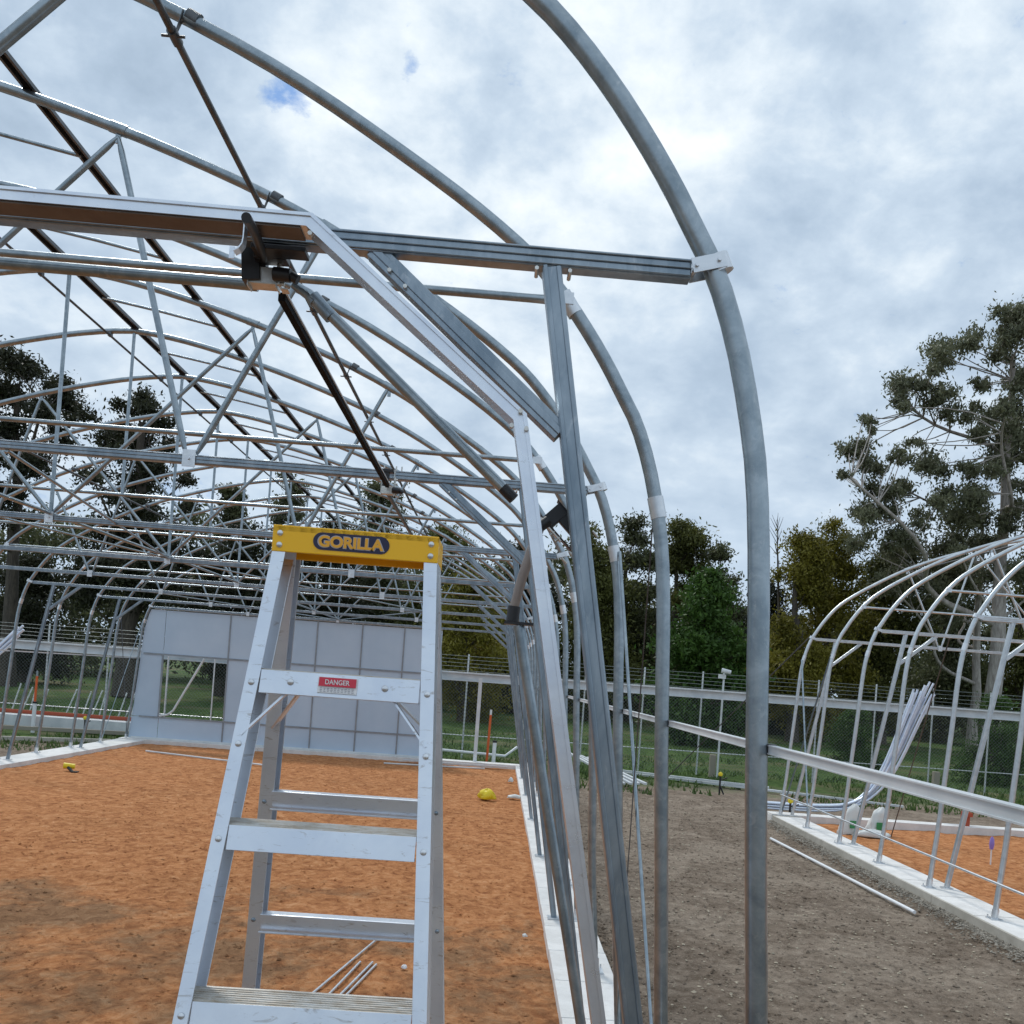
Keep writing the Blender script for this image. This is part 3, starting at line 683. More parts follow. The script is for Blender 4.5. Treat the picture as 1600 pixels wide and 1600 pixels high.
for k, z in enumerate([-.015, -.30, -.597, -.885, -1.175, -1.465, -1.755, -2.02]):
    x0, x1 = XL_-hw(z)+.0265, XL_+hw(z)-.0265
    xm, wd_ = (x0+x1)/2, x1-x0
    y = fy(z)
    st = MB().box(P(xm, y+.0455, z-.0015), (wd_+.044, .085, .003))
    for q in range(7): st.box(P(xm, y+.010+.011*q, z+.0008), (wd_+.044, .003, .0022))
    stp = st.build('step', DIRTYAL, LD)
    MB().box(P(xm, y-.002, z-.022), (wd_, .003, .045), Matrix.Rotation(-.24, 3, 'X')).box(P(xm, y+.008, z-.0435), (wd_, .011, .003)).box(P(xm, y+.087, z-.012), (wd_+.040, .003, .022)).build('step_face', LAD, stp, .0006)
    if k == 0:
        for a in (-.093, .085): rivet(P(xm+a, y-.0035, z-.020), (0, -1, 0), .0068, .004, GALVL, stp)
        lb = MB().box(P(xm-.004, y-.0052, z-.0205), (.074, .0030, .031), Matrix.Rotation(-.24, 3, 'X')).build('warning_label', WP, stp)
        MB().box(P(xm-.004, y-.0082, z-.0145), (.070, .0006, .017), Matrix.Rotation(-.24, 3, 'X')).build('label_band', RP, lb)
        text('DANGER', .013, xm-.004, z-.0145, y-.0098, WP, 'lettering', lb, .0002, .0002, .046)
        ml = MB()
        for rr_, yy in enumerate((-.0265, -.0295, -.0325)):
            for q in range(10): ml.box(P(xm-.034+q*.0066, y-.0048+(-.02-yy)*-.24-.003, z+yy), (.0048*(.6+.4*((q*7+rr_*3) % 5)/4), .0004, .0012))
        ml.build('fine_print', GP, lb)
    if k in (0,):
        for sx in (-1, 1):
            z2 = z-.125
            MB().bar(P(XL_+sx*(hw(z)-.075), y+.012, z-.042), P(XL_+sx*(hw(z2)-.012), fy(z2)+.006, z2), .004, .018, (0, -1, 0)).build('corner_brace', LAD, LD)
            MB().bar(P(XL_+sx*.085, y+.085, z-.03), P(XL_+sx*(hw(z2)-.018), ry(-.13)-.045, -.135), .004, .020, (0, -1, 0)).build('spreader', LAD, LD)
for z in (-.275, -.555, -.84, -1.12, -1.40, -1.68, -1.96):
    wd_ = 2*hw(z)-.052; y = ry(z)-.050
    MB().box(P(XL_, y+.001, z-.020), (wd_, .003, .040), Matrix.Rotation(.22, 3, 'X')).box(P(XL_, y+.014, z-.0015), (wd_, .032, .003)).box(P(XL_, y-.007, z-.0385), (wd_, .010, .003)).build('rear_rung', LAD, LD, .0006)

# ---------------------------------------------------------------- boundary fence with its long white beam
FY = 27.0
FN = thing('security_fence', 'long chain-link fence with barbed wire strands across the back of the site', 'fence', (0, FY, 0))
px_ = np.arange(-17.5, 22, 1.66)
for i, x in enumerate(px_):
    MB().tube([(x, FY, -.05), (x, FY, H+.62)], .024, 8).build('fence_post', WHITE, FN)
mb = MB()
for k, z in enumerate((.14, .25, .36, .47, .57)): mb.tube([(x, FY-.02, H+z-.012*math.sin(j*1.7+k)) for j, x in enumerate(px_)], .006, 4)
mb.build('barbed_wire', WIRE, FN)
V = []; F = []; hh = 2.2; x0, x1, pit = -17.5, 22, .10
k = 0; x = x0-hh
while x < x1:
    for sg in (1, -1):
        a = np.array([x if sg > 0 else x+hh, FY-.03, .03]); b_ = np.array([x+hh if sg > 0 else x, FY-.03, .03+hh]); d = .0038
        for dv in ((d, 0), (0, d)):
            V += [a-[dv[0], dv[1], 0], a+[dv[0], dv[1], 0], b_+[dv[0], dv[1], 0], b_-[dv[0], dv[1], 0]]
            F.append((k, k+1, k+2, k+3)); k += 4
    x += pit
fastmesh('wire_mesh', np.array(V), F, WIRE, FN)
MB().tube([(x0, FY, .62), (x1, FY, .62)], .014, 8).build('fence_rail', GALVL, FN)
bm = MB().box((2, 25.0, H+.085), (39, .14, .045)).box((2, 25.05, H-.03), (39, .03, .18)).box((2, 25.0, H-.12), (39, .16, .02))
for x in np.arange(-17, 22, 3.2): bm.box((x, 25.1, H/2-.07), (.06, .06, H-.1)) if abs(x-1) > 99 else None
tag(bm.build('gutter_beam', WHITE, None, .004), 'long white folded-steel beam spanning the whole site at eye level', 'beam')

# dark sheet fence and sheds beyond
g_ = MB()
for k in range(260): g_.box((-14+k*.15, 58+.02*(k % 2), 1.35), (.145, .03, 1.9))
tag(g_.build('sheet_fence', DKF), 'dark ribbed sheet fence beyond the grass behind the site', 'fence')
def shed(x, y, w_, d_, h_, label):
    z0 = float(ghz(np.array(y)))
    t_ = thing('garden_shed', label, 'shed', (x, y, z0))
    MB().box((x, y, z0+h_/2), (w_, d_, h_)).build('wall', SHED, t_)
    vs = [(x-w_/2-.1, y-d_/2-.1, z0+h_), (x+w_/2+.1, y-d_/2-.1, z0+h_), (x, y-d_/2-.1, z0+h_+.7), (x-w_/2-.1, y+d_/2, z0+h_), (x+w_/2+.1, y+d_/2, z0+h_), (x, y+d_/2, z0+h_+.7)]
    MB().add(vs, [(0,1,2),(3,5,4),(0,3,4,1),(1,4,5,2),(0,2,5,3)]).build('roof', WHITE, t_)
shed(9.2, 60.5, 2.6, 2.5, 2.0, 'small pale shed glimpsed between the middle hoops below the trees')
shed(16.4, 60.5, 2.4, 2.5, 2.0, 'pale gabled shed showing just left of the thick foreground post')

# ---------------------------------------------------------------- odds and ends on the ground
def pipes(name, label, lst, rad, m, cat='pipe', group=None):
    for k, (a, b_) in enumerate(lst):
        o = MB().tube([a, b_], rad, 10).build(name, m); tag(o, label[k] if isinstance(label, list) else label, cat, group)
zs_ = .075
pipes('metal_rod', ['long thin rod lying alone on the sand beneath the ladder', 'short rod in the middle of the bunch under the ladder', 'left rod of the close pair on the sand', 'right rod of the close pair on the sand'],
      [((-1.16, 6.2, zs_), (-.821, 8.068, zs_)), ((-1.02, 6.3, zs_), (-.89, 7.29, zs_)), ((-.95, 6.3, zs_), (-.800, 7.298, zs_)), ((-.91, 6.3, zs_), (-.765, 7.25, zs_))], .0095, GALVL, 'rod')
pipes('metal_rod', ['long pale rod lying on the sand in front of the white end wall', 'pale rod on the sand right of the ladder at the far end'],
      [((-7.78, 21.8, .09), (-4.73, 20.5, .09)), ((-2.58, 22.8, .09), (-.2, 23.2, .09))], .02, WHITE, 'rod')
pipes('white_pipe', 'thin white pipe lying on the dirt beside the right-hand footing', [((4.56, 15.4, .02), (4.80, 10.57, .02))], .021, PVC)
chs = [((2.6, 25.6, .05), (9.3, 21.4, .06)), ((3.4, 25.3, .05), (8.7, 21.7, .07)), ((3.1, 25.1, .12), (6.7, 23.1, .12))]
for k, (a, b_) in enumerate(chs):
    o = MB().bar(a, b_, .07, .05).build('steel_channel', WHITE, None, .004)
    tag(o, ['long white channel lying at the grass edge, nearest of the three', 'white channel lying just behind the long one at the grass edge', 'short white channel stacked on top at the grass edge'][k], 'channel', 'white channels on the ground')
# white channels dumped between the legs
for k in range(4):
    o = MB().bar((2.0+.16*k, 26.0-.2*k, .42-.02*k), (3.0+.15*k, 21.8-.1*k, .10+.02*k), .07, .05).build('steel_channel', WHITE, None, .004)
    tag(o, 'white channel in the sloping stack seen between the inner posts, '+['leftmost', 'second from left', 'second from right', 'rightmost'][k]+' of four', 'channel', 'channels in the sloping stack')
# bundles of bent tubes
def bundle(label, c, rot, flipx=1, n=8, scl=1.0):
    b0 = thing('bent_tube_bundle', label, 'tube bundle', c)
    cs, sn = math.cos(rot), math.sin(rot)
    base = smooth_pts([(-1.9, .05), (-.6, .05), (.15, .12), (.62, .50), (.93, 1.05), (1.25, 1.95), (1.50, 2.62)], 2)
    for k in range(n):
        dy = .05*(k % 4)-.07; dz = .052*(k//4); e = random.uniform(-.10, .14); spread = .052*(k % 6)-.13+random.uniform(-.012, .012)
        pts = []
        for j, (a, z) in enumerate(base):
            t_ = j/len(base); a2 = (a+spread*1.8*t_)*scl*flipx; z2 = (z+dz+e*t_*t_)*scl
            pts.append((c[0]+a2*cs-dy*sn, c[1]+a2*sn+dy*cs, c[2]+z2))
        MB().tube(pts, .024, 8).build('bent_tube', BUND, b0)
bundle('bundle of bright bent tubes curving up out of the frame at right', (7.05, 19.0, .05), 0, 1, 12, .98)
lb = thing('tube_bundle', 'bundle of straight bright tubes propped up at the far left edge', 'tube bundle', (-13.3, 20, .0))
for k in range(12):
    MB().tube([(-12.1+.03*(k % 4), 20+.06*(k//4), .12+.055*(k % 4)+.03*(k//4)), (-9.80-.05*(k % 4)-.07*((k*5) % 3), 20+.06*(k//4), 2.58-.085*(k % 4)+.04*(k//4))], .024, 8).build('tube', BUND, lb)
MB().tube([(-11.2, 20.25, .0), (-11.2, 20.25, .95)], .05, 8).build('prop', WOOD, lb)
# next plot on the left
o = MB().box((-14.3, 26.6, .22), (9.6, .5, .30)).build('white_panel_stack', WHITE, None, .01); tag(o, 'long white panel stack lying beyond the left legs', 'panels')
o = MB().bar((-19, 26.95, .42), (-9.3, 26.95, .42), .09, .10).build('red_beam', RUST, None, .004); tag(o, 'rust-red steel beam lying along the white panels at far left', 'beam')
o = MB().bar((-17, 24.0, .12), (-9.4, 25.6, .14), .10, .10).build('timber_beam', WOOD, None, .004); tag(o, 'grey beam lying on the dirt outside the left footing', 'beam')
o = MB().bar((-15.5, 20.6, .06), (-9.4, 23.9, .06), .12, .09).build('timber_beam', CONG, None, .004); tag(o, 'weathered beam lying beside the left footing', 'beam')
for k, x in enumerate(np.concatenate([np.arange(-17.6, -16, .3), np.arange(-15.2, -14.0, .28), np.arange(-13.3, -12.2, .26), np.arange(-11.7, -10.9, .2)])):
    h_ = .95+.12*((k*7) % 5)/4
    o = MB().tube([(x, 30, -.02), (x+.20+.08*(k % 3), 30, h_)], .022, 6).build('white_stake', PVC)
    tag(o, 'thin white stake leaning right in the grass behind the left legs', 'stake', 'thin white stakes in the grass')
def stake(x, y, h_, label, top=True):
    t_ = thing('marker_stake', label, 'stake', (x, y, 0))
    MB().tube([(x, y, 0), (x+.02, y, h_)], .032, 8).build('stake_shaft', ORP, t_)
    MB().tube([(x+.02, y, h_), (x+.02, y, h_+.14)], .03, 8).build('stake_tip', WP if top else GALV, t_)
stake(-.18, 25.6, 1.30, 'orange marker stake standing in the gap right of the end wall')
stake(-12.4, 26.2, 1.45, 'red-orange marker stake behind the left-hand legs', False)
def riser(x, y, h_, label, m=PVC, capm=BLACK, rad=.05):
    t_ = thing('pipe_riser', label, 'pipe', (x, y, 0))
    MB().tube([(x, y, -.05), (x, y, h_)], rad, 12).build('riser_pipe', m, t_)
    MB().tube([(x, y, h_), (x, y, h_+.05)], rad*1.15, 12).build('riser_cap', capm, t_)
riser(-.0, 24.9, .62, 'stubby white pipe riser with a black cap beside the orange stake')
riser(-12.1, 25.6, .75, 'white pipe riser with dark cap beside the red stake at left')
riser(-11.9, 23.2, .9, 'pale pipe stub standing among the left legs', WHITE, WHITE)
def tap(x, y, h_, label):
    t_ = thing('irrigation_tap', label, 'tap', (x, y, 0))
    MB().tube([(x, y, -.05), (x, y, h_)], .022, 8).tube([(x, y, h_*.75), (x+.16, y-.03, h_*.95)], .013, 6).tube([(x, y, h_*.5), (x+.10, y, .0)], .02, 6).build('tap_body', BLACK, t_)
    MB().tube([(x, y, h_), (x, y, h_+.05), (x, y, h_+.09)], [.04, .055, .02], 10).build('tap_cap', YEL, t_)
tap(5.22, 21.9, .42, 'black irrigation tap with yellow cap at the grass edge by the thick post')
tap(5.75, 18.3, .30, 'small black tap with yellow cap behind the corner of the right-hand footing')
tap(10.2, 21.5, .42, 'black tap with yellow cap behind the white bags')
tap(-10.9, 25.9, .40, 'black tap with yellow cap standing beyond the left footing')
# bag, plastic, tool
def blob(name, label, cat, c, size, m, seed, extra=None):
    rg = np.random.default_rng(seed); nu, nv = 22, 14; vs = []; fs = []
    for j in range(nv+1):
        ph = math.pi*j/nv
        for i in range(nu):
            th = 2*math.pi*i/nu
            k = 1+.16*math.sin(3*th+seed+ph*2)+.10*math.sin(7*th+ph*5+seed)+.06*rg.normal()
            z = math.cos(ph); z = z if z > -.35 else -.35
            vs.append((c[0]+size[0]*k*math.sin(ph)*math.cos(th), c[1]+size[1]*k*math.sin(ph)*math.sin(th), c[2]+size[2]*(z+.35)*(1+.12*math.sin(2*th+seed))))
    fs = [(j*nu+i, j*nu+(i+1) % nu, (j+1)*nu+(i+1) % nu, (j+1)*nu+i) for j in range(nv) for i in range(nu)]
    mb = MB().add(vs, fs, True)
    o = mb.build(name, m); return tag(o, label, cat) if label else o
blob('plastic_bag', 'crumpled yellow plastic bag lying on the orange sand', 'bag', (-.07, 17.5, .08), (.15, .10, .13), YEL, 3)
blob('plastic_scrap', 'crumpled white scrap beside the footing near the yellow bag', 'litter', (.44, 17.9, .08), (.14, .07, .05), BAG, 5)
blob('plastic_scrap', 'tiny white lump on the sand at the far footing corner', 'litter', (.40, 20.6, .09), (.05, .05, .07), BAG, 6)
for k, (x, y, m_) in enumerate(((-.55, 7.2, WP), (-.33, 5.75, ZINC), (.38, 8.3, BAG))):
    blob('plastic_scrap', ['small white scrap on the sand right of the rods', 'shiny metal offcut on the sand near the bottom edge', 'pale scrap by a dark twig beside the near footing'][k], 'litter', (x, y, .075), (.022, .018, .02), m_, 8+k)
t_ = thing('drill', 'yellow and black power tool lying on the sand near the left footing', 'power tool', (-7.61, 17.6, .08))
MB().tube([(-7.68, 17.5, .16), (-7.50, 17.55, .15)], [.055, .045], 10).build('tool_body', YEL, t_)
MB().tube([(-7.60, 17.5, .14), (-7.46, 17.42, .04)], .03, 8).box((-7.43, 17.40, .05), (.11, .09, .07)).build('tool_handle', BLACK, t_)
def bagt(x, y, label, seed, tall):
    o = thing('cement_bag', label, 'bag', (x, y, 0)); rg = np.random.default_rng(int(seed))
    vs = []; nu, nv = 20, 12
    for j in range(nv+1):
        q = j/nv; wv = .17*(1-.35*q)*(1 if q < .8 else (1.05-q)/.25+.1)
        for i in range(nu):
            th = 2*math.pi*i/nu; k = 1+.12*math.sin(4*th+q*6+seed)+.05*rg.normal()
            vs.append((x+wv*k*math.cos(th)+.12*q*math.sin(seed), y+wv*.6*k*math.sin(th), .03+tall*q+.02*math.sin(3*th)))
    fs = [(j*nu+i, j*nu+(i+1) % nu, (j+1)*nu+(i+1) % nu, (j+1)*nu+i) for j in range(nv) for i in range(nu)]+[tuple(nv*nu+i for i in range(nu))]
    MB().add(vs, fs, True).build('bag_body', BAG, o)
    MB().box((x+.05*math.sin(seed), y-.135, tall*.42), (.12, .006, .13)).build('bag_print', GREENP, o)
bagt(6.20, 16.45, 'white sack slumped on the sand inside the right frame, left of two', 1.0, .52)
bagt(6.72, 16.6, 'white sack with green print, right of the two in the right frame', 2.0, .48)
blob('cement_bag', 'flattened white sack lying between the two upright sacks', 'bag', (6.5, 16.2, .05), (.3, .14, .09), BAG, 12)
for k, (x, y) in enumerate(((7.55, 14.2), (9.35, 15.7))):
    t_ = thing('capped_stem', ['small lilac plastic cap by a hoop of the right frame', 'small lilac plastic cap near the right edge on the sand'][k], 'cap', (x, y, 0))
    MB().tube([(x, y, 0), (x, y, .3)], .01, 6).build('stem', PVC, t_)
    MB().tube([(x, y, .26), (x, y, .33), (x, y, .41), (x, y, .45)], [.025, .038, .03, .01], 10).build('cap', LILAC, t_)
for k, (x, y, h_) in enumerate(((6.0, 26.2, .62), (12.0, 25.7, .62))):
    o = MB().box((x, y, h_/2), (.16, .16, h_)).build('timber_stump', WOOD, None, .01); tag(o, ['short grey timber stump in the grass left of the right frame', 'short grey timber stump in the grass at far right'][k], 'post')
o = MB().box((8.9, 17.75, .28), (.13, .12, .30)).box((8.9, 17.70, .38), (.17, .14, .08)).build('red_block', RUST, None, .01); tag(o, 'small red-brown block standing on the far strip of the right frame', 'block')
# long pvc run at the far end
o = MB().tube([(-1.9, 25.9, .27), (.30, 26.0, .20), (.62, 26.2, .45)], .04, 8).build('white_pipe', PVC); tag(o, 'white pipe run on the ground behind the gap in the end wall', 'pipe')
o = MB().bar((-2.2, 23.55, .13), (.35, 23.6, .13), .14, .03).build('alloy_plank', GALVL, None, .003); tag(o, 'flat grey plank lying on the sand in front of the far footing', 'plank')
# camera pole on the fence line
cp_ = thing('security_camera', 'small white camera head on a fence pole left of the right-hand frame', 'camera', (6.1, 26.0, 0))
MB().tube([(6.1, 26.0, 0), (6.1, 26.0, H+.60)], .028, 8).build('pole', WHITE, cp_)
MB().tube([(6.0, 25.9, H+.66), (6.25, 25.85, H+.62)], [.07, .055], 10).box((6.05, 26, H+.50), (.18, .14, .12)).build('camera_head', WHITE, cp_)
# ---------------------------------------------------------------- trees
def leaves(centers, radii, count, size, rg, droop=0., flat=.7, hollow=.35):
    centers = np.array(centers, float); radii = np.array(radii, float)
    vol = radii**2; pk = rg.choice(len(centers), count, p=vol/vol.sum())
    d = rg.normal(size=(count, 3)); d /= np.linalg.norm(d, axis=1, keepdims=True)
    rr = rg.random(count)**.55*np.exp(.26*rg.normal(size=count))
    rr *= 1+.35*np.sin(d[:, 0]*5+pk*1.7)*np.sin(d[:, 2]*6+pk*2.9)
    c = centers[pk]+d*(rr*radii[pk])[:, None]*np.array([1, 1, flat])
    a = rg.normal(size=(count, 3)); a[:, 2] -= droop; a /= np.linalg.norm(a, axis=1, keepdims=True)
    b_ = rg.normal(size=(count, 3)); b_ -= a*(a*b_).sum(1, keepdims=True); b_ /= np.linalg.norm(b_, axis=1, keepdims=True)
    s = size*rg.uniform(.55, 1.3, (count, 1)); a = a*s; b_ = b_*s*.45
    V = np.stack([c-a, c+b_*.9, c+a, c-b_*.9], 1).reshape(-1, 3)
    return V, np.arange(count*4).reshape(-1, 4)
def tree(name, label, base, trunk_top, clumps, n, size, lm, bm_, trunk_r=.3, droop=.6, group=None, seed=1, flat=.7, kinks=None):
    rg = np.random.default_rng(seed); base = Vector(base)
    t_ = thing(name, label, 'tree', tuple(base), group)
    top = Vector(trunk_top); mb = MB(); pts = []; m = 9
    wob = [Vector((rg.normal(0, .25), rg.normal(0, .25), 0))*trunk_r*1.2 for _ in range(m)]
    for k in range(m):
        q = k/(m-1); pts.append(base.lerp(top, q)+wob[k]*(q*(1.0-q)*4))
    mb.tube(pts, [trunk_r*(1.25 if k == 0 else 1-.72*k/(m-1)) for k in range(m)], 10)
    cl_ = [(Vector(c[:3]), c[3]) for c in clumps]
    nl = max(3, min(9, len(cl_)//6)); seeds = [max(range(len(cl_)), key=lambda i: (cl_[i][0]-base).to_2d().length)]
    while len(seeds) < nl: seeds.append(max(range(len(cl_)), key=lambda i: min((cl_[i][0]-cl_[j][0]).length for j in seeds)))
    limbs = []
    for si in seeds:
        c = cl_[si][0]; q = min(.95, max(.22, (c.z-base.z-.55*(c-base).to_2d().length-1.0)/max(.1, (top.z-base.z))))
        i = min(m-2, int(q*(m-1))); a = pts[i].lerp(pts[i+1], q*(m-1)-i); ln = (c-a).length
        nrm = Vector(rg.normal(0, .09, 3))
        path = smooth_pts([tuple(a), tuple(a.lerp(c, .3)+(nrm-Vector((0, 0, .10)))*ln), tuple(a.lerp(c, .6)+(nrm*-.7+Vector((0, 0, -.02)))*ln), tuple(c)], 2)
        r0_ = max(.035, min(trunk_r*.42, .016*ln+.03)); nn = len(path)
        mb.tube(path, [r0_*(1-.75*k/(nn-1)) for k in range(nn)], 7, False); limbs.append(([Vector(p_) for p_ in path], r0_))
    for c, cr in cl_:
        bp_ = min(((c-p_).length+.10*k, p_) for pth_, _ in limbs for nn_ in (len(pth_),) for k, p_ in enumerate(pth_))[1]
        ln = (c-bp_).length
        if ln > .15:
            kk = Vector(rg.normal(0, .06, 3))*ln
            tw = smooth_pts([tuple(bp_), tuple(bp_.lerp(c, .5)+kk), tuple(c)], 1)
            mb.tube(tw, [(.007*ln+.013)*(1-.12*k) for k in range(len(tw))], 5, False)
        for _ in range(2):
            mb.tube([c, c+Vector(rg.normal(0, .45, 3))*cr], [.018, .008], 4, False)
    mb.build('trunk', bm_, t_)
    V, F = leaves([c[:3] for c in clumps], [c[3] for c in clumps], n, size, rg, droop, flat)
    fastmesh('crown', V, F, lm, t_)
    return t_
cxw = lambda a, b_, y: Vector((0, 0, H))+(r*((a-829.7)/1500)-u*((b_-1048.2)/1500)+w)*(y/(r*((a-829.7)/1500)-u*((b_-1048.2)/1500)+w).y)
def clumps_px(lst, y, rg, spread=.5, sub=3):
    out = []
    for a, b_, rpx in lst:
        rad = rpx/1500*y
        for _ in range(sub):
            yy = y+rg.normal(0, spread*3); c = cxw(a+rg.normal(0, rpx*.45), b_+rg.normal(0, rpx*.35), yy); out.append((c.x, c.y, c.z, rad*rg.uniform(.6, 1.05)))
    return out
def auto_tree(name, label, a, top, hwpx, y, n, size, lm, bm_, seed, low=.25, droop=.5, tr=.3, k=26, flat=.75, lean=0):
    rg = np.random.default_rng(seed); gy = float(ghz(np.array(min(y, 90))))
    tp = cxw(a, top, y); x0 = cxw(a, 1000, y).x+lean; Ht = tp.z-gy; wd_ = hwpx/1500*y
    cl = []; k = int(k*1.8); wd_ *= 1.42
    for _ in range(k):
        q = low+(1-low)*rg.random()**.85
        env = math.sin(math.pi*min(1, (q-low)/(1-low)*.72+.26))**.6
        th = rg.uniform(0, 6.28); rad = wd_*env*rg.uniform(.15, .85)
        cr = wd_*rg.uniform(.24, .50)*(.55+.45*env)
        cl.append((x0+math.cos(th)*rad, y+math.sin(th)*rad*.8, gy+Ht*q-cr*.75, cr))
    cl.append((tp.x, y, tp.z-wd_*.28, wd_*.30))
    return tree(name, label, (x0, y, gy-.1), (tp.x, y, gy+Ht*.80), cl, int(n*2.7), size*.74, lm, bm_, tr, droop, None, seed, flat)

rg = np.random.default_rng(5)
# big pale-trunked gum at right
z3 = [(1200,290,80),(1260,330,80),(1020,440,72),(870,470,70),(850,560,50),(1230,420,80),(1150,500,70),(690,650,72),(770,640,50),(860,690,70),(640,740,50),(870,780,50),(510,820,38),(520,860,30),(440,990,66),(520,1060,58),(370,1090,34),(730,930,36),
      (820,1080,95),(650,1020,44),(1060,640,55),(1050,800,80),(1060,900,60),(1180,760,80),(1250,620,70),(1200,900,80),(980,1060,66),(1120,1030,90),(1250,1000,56),(560,1180,66),(480,1270,80),(600,1290,70),(690,1170,56),(900,1250,90),(1030,1200,80),(1050,1330,95),
      (770,1330,50),(640,1420,90),(500,1420,80),(900,1420,80),(1230,1150,60),(1260,1260,70),(1180,1330,60),(1270,820,70)]
gl = [(1200+a/3.2, 400+b_/3.2, q/3.2) for a, b_, q in z3]+[(1620,600,40),(1650,520,45),(1640,700,45),(1660,800,50),(1690,640,50),(1630,880,36)]
cl = clumps_px(gl, 44, rg, .45, 4)
gb = cxw(1556, 1085, 44); gt = cxw(1588, 560, 44)
tree('gum_tree', 'tall open-crowned gum with a pale trunk rising behind the right-hand frame', (gb.x, 44, .2), (gt.x, 44.3, gt.z), cl, 85000, .105, GUMR, PALEB, .42, 1.1, None, 21, .8)
g2 = cxw(1530, 1000, 47); g2t = cxw(1535, 800, 47)
tree('gum_tree', 'slimmer gum with a pale forked trunk just left of the tallest gum', (g2.x, 47, .25), (g2t.x, 47, g2t.z), clumps_px([(1500, 880, 30), (1460, 900, 28), (1540, 850, 26), (1430, 860, 30), (1480, 940, 26), (1560, 900, 26), (1400, 900, 30)], 47, rg, .5, 4), 16000, .11, GUMR, PALEB, .26, .8, None, 22)
# left gums (backlit against the sky, the darkness put in the leaf colour)
cl = clumps_px([(20,560,28),(60,565,26),(85,600,26),(20,610,34),(60,640,30),(110,625,26),(130,650,18),(10,670,28),(90,690,24),(40,720,30),(15,770,24),(50,800,16),(-30,600,45),(-50,700,50),(-20,780,40)], 46, rg, .5, 3)
a = cxw(15, 1000, 46); b_ = cxw(28, 600, 46)
tree('gum_tree', 'dark feathery gum at the left edge rising above the frame', (a.x, 46, .25), (b_.x, 46, b_.z), cl, 34000, .11, GUMD, DARKB, .38, .6, None, 31)
cl = clumps_px([(205,635,24),(235,640,22),(185,665,26),(250,665,20),(215,690,26),(265,700,18),(170,700,24),(240,735,28),(285,745,16),(150,740,22),(200,760,34),(225,800,34),(190,840,44),(250,860,50),(160,880,44),(225,920,60),(130,930,40),(290,900,40),(300,790,20)], 44, rg, .5, 3)
a = cxw(200, 1020, 44); b_ = cxw(222, 660, 44)
tree('gum_tree', 'dense backlit gum with a broad dark skirt behind the left of the frame', (a.x, 44, .24), (b_.x, 44, b_.z), cl, 42000, .11, GUMD, DARKB, .5, .5, None, 32)
auto_tree('gum_tree', 'airy small gum showing between the roof struts left of the ladder', 350, 752, 34, 50, 5200, .14, GUM, DARKB, 41, .3)
auto_tree('gum_tree', 'spindly thin gum directly above the ladder cap', 445, 728, 36, 52, 5200, .14, GUM, PALEB, 42, .35)
auto_tree('gum_tree', 'dark rounded gum left of the ladder behind the sheeting', 375, 810, 62, 46, 11000, .14, GUMD, DARKB, 43, .15)
auto_tree('gum_tree', 'mid-height gum behind the frame just right of the ladder cap', 585, 745, 58, 54, 12000, .15, GUM, DARKB, 44, .2)
auto_tree('gum_tree', 'thin dark gum between the two taller gums above the ladder', 515, 800, 55, 50, 9000, .14, GUMD, DARKB, 45, .15)
auto_tree('bushy_tree', 'olive tree behind the dense bundle of hoops right of the ladder', 690, 815, 62, 52, 12000, .15, OLIVE, DARKB, 46, .1)
auto_tree('wattle_tree', 'bright yellow-green wattle low behind the roof struts right of the ladder', 735, 885, 60, 44, 9000, .12, WATT, DARKB, 47, .1)
auto_tree('bushy_tree', 'dark tree rising behind the leaning aluminium track', 815, 835, 55, 54, 10000, .15, GUMD, DARKB, 48, .1)
auto_tree('bushy_tree', 'dark round-headed tree just left of the second hoop leg', 922, 808, 58, 52, 12000, .15, OLIVE, DARKB, 49, .1)
auto_tree('bushy_tree', 'tall rounded dark tree between the second and third hoop legs', 985, 800, 50, 54, 12000, .15, GUM, DARKB, 50, .1)
auto_tree('bushy_tree', 'dark dense tree with a pointed top right of the second hoop leg', 1062, 806, 54, 56, 14000, .16, OLIVE, DARKB, 51, .1)
auto_tree('bushy_tree', 'lower dark tree stepping down towards the thick foreground post', 1125, 842, 46, 54, 10000, .15, GUM, DARKB, 52, .1)
auto_tree('leafy_tree', 'bright green leafy tree low in front of the dark ones at centre right', 1105, 885, 66, 40, 15000, .15, GREEN, DARKB, 53, .05, .2)
auto_tree('wattle_tree', 'yellow-green wattle just right of the thick foreground post', 1248, 822, 58, 46, 15000, .13, WATT, DARKB, 54, .12)
auto_tree('wattle_tree', 'taller wattle with a golden top beside the big gum', 1300, 806, 50, 48, 13000, .13, WATT, DARKB, 55, .12)
auto_tree('bushy_tree', 'olive tree between the wattles and the big gum', 1385, 850, 62, 50, 14000, .15, OLIVE, DARKB, 56, .1)
auto_tree('bushy_tree', 'dark tree behind the top of the right-hand frame', 1480, 860, 60, 55, 12000, .15, GUM, DARKB, 57, .1)
auto_tree('bushy_tree', 'dark tree at the right edge behind the gum trunk', 1600, 870, 66, 54, 12000, .15, OLIVE, DARKB, 58, .1)
auto_tree('bushy_tree', 'dark shrubby tree just right of the foreground post, under the wattles', 1195, 900, 50, 52, 9000, .15, GUMD, DARKB, 59, .05)
auto_tree('bushy_tree', 'dark shrubby tree at the far left edge near the ground', 40, 860, 55, 50, 9000, .14, GUMD, DARKB, 60, .1)
auto_tree('fruit_tree', 'low citrus tree with small yellow fruit behind the mesh at far right', 1560, 1080, 46, 31, 7000, .07, GREEN, DARKB, 61, .05, .1, .08)
auto_tree('fruit_tree', 'low bushy citrus tree behind the mesh left of the leaning tubes', 1345, 1100, 36, 32, 5000, .07, GREEN, DARKB, 62, .05, .1, .08)
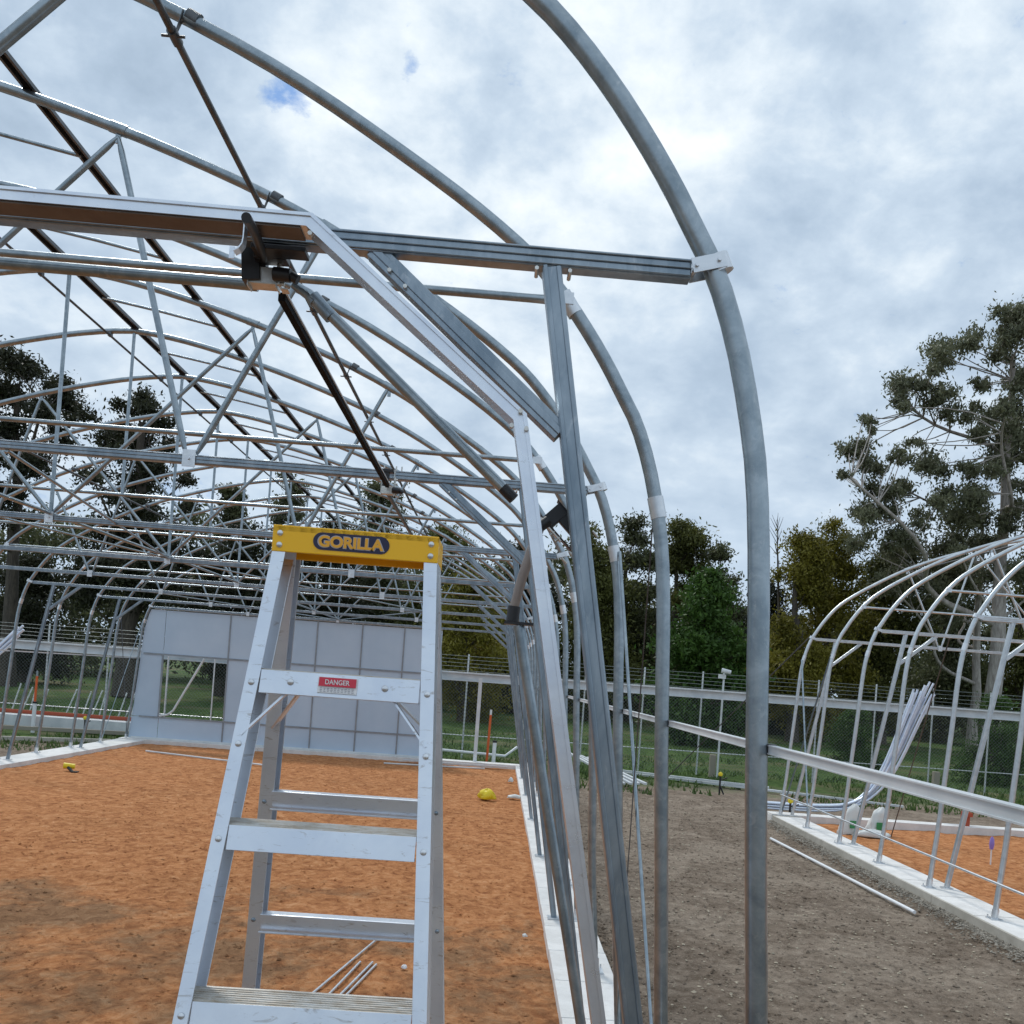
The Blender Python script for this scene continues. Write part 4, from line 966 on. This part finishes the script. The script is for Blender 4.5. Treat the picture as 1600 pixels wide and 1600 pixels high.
# bare sapling above wattles
sb = thing('bare_tree', 'leafless thin tree top standing just right of the foreground post', 'tree', tuple(cxw(1218, 1000, 47)))
mb = MB(); a0 = cxw(1218, 1010, 47); a1 = cxw(1214, 812, 47); mb.tube([a0, a0.lerp(a1, .6), a1], [.09, .05, .012], 6)
for k in range(16):
    q = .7+.28*k/16; s0 = a0.lerp(a1, q); e = s0+Vector((rg.uniform(-.9, .9)*(1.15-q)*2.2, rg.uniform(-.5, .5), rg.uniform(.4, .9)))
    mb.tube([s0, e], [.02, .006], 4)
mb.build('trunk', DARKB, sb)
# far woodland understorey, one mass
V1, F1_ = [], []
cs = []; rs = []
for k in range(1300):
    x = rg.uniform(-66, 74); y = rg.uniform(60, 72); hm = (8.5 if x < 6 else 7.0)+1.3*math.sin(x*.55)+.9*math.sin(x*1.3+2)
    z = float(ghz(np.array(y)))+hm*rg.random()**.8; cs.append((x, y, z)); rs.append(rg.uniform(.9, 1.9))
V, F = leaves(cs, rs, 230000, .19, rg, .2, .85, .1)
struct(fastmesh('woodland', V, F, GUM), 'stuff', 'dark band of scrub and distant trees closing off the paddock', 'woodland')
# grass tufts
n = 26000; X = rg.uniform(-24, 26, n); Y = 21+17*rg.random(n)**1.3
dens = fbm(X, Y, .35, 3, 4)+.5; keep = dens > .44; keep &= ~((X > -9.3) & (X < 1.1) & (Y < 24.5)); keep &= ~((Y < 23.5) & (np.abs(X-3) < 7) & (dens < .6))
X, Y = X[keep], Y[keep]; n = len(X); hgt = rg.uniform(.05, .17, n); th = rg.uniform(0, 6.28, n); ww = .02+.02*rg.random(n); Z = gz(X, Y)
bx, by = np.cos(th)*ww, np.sin(th)*ww; lx, ly = rg.normal(0, .05, n), rg.normal(0, .05, n)
V = np.stack([np.stack([X-bx, Y-by, Z-.01], -1), np.stack([X+bx, Y+by, Z-.01], -1), np.stack([X+lx, Y+ly, Z+hgt], -1)], 1).reshape(-1, 3)
struct(fastmesh('grass', V, np.arange(n*3).reshape(-1, 3), GRASS), 'stuff', 'green grass growing along and behind the fence', 'grass')

for o in bpy.data.objects:
    if '_loc' in o: del o['_loc']
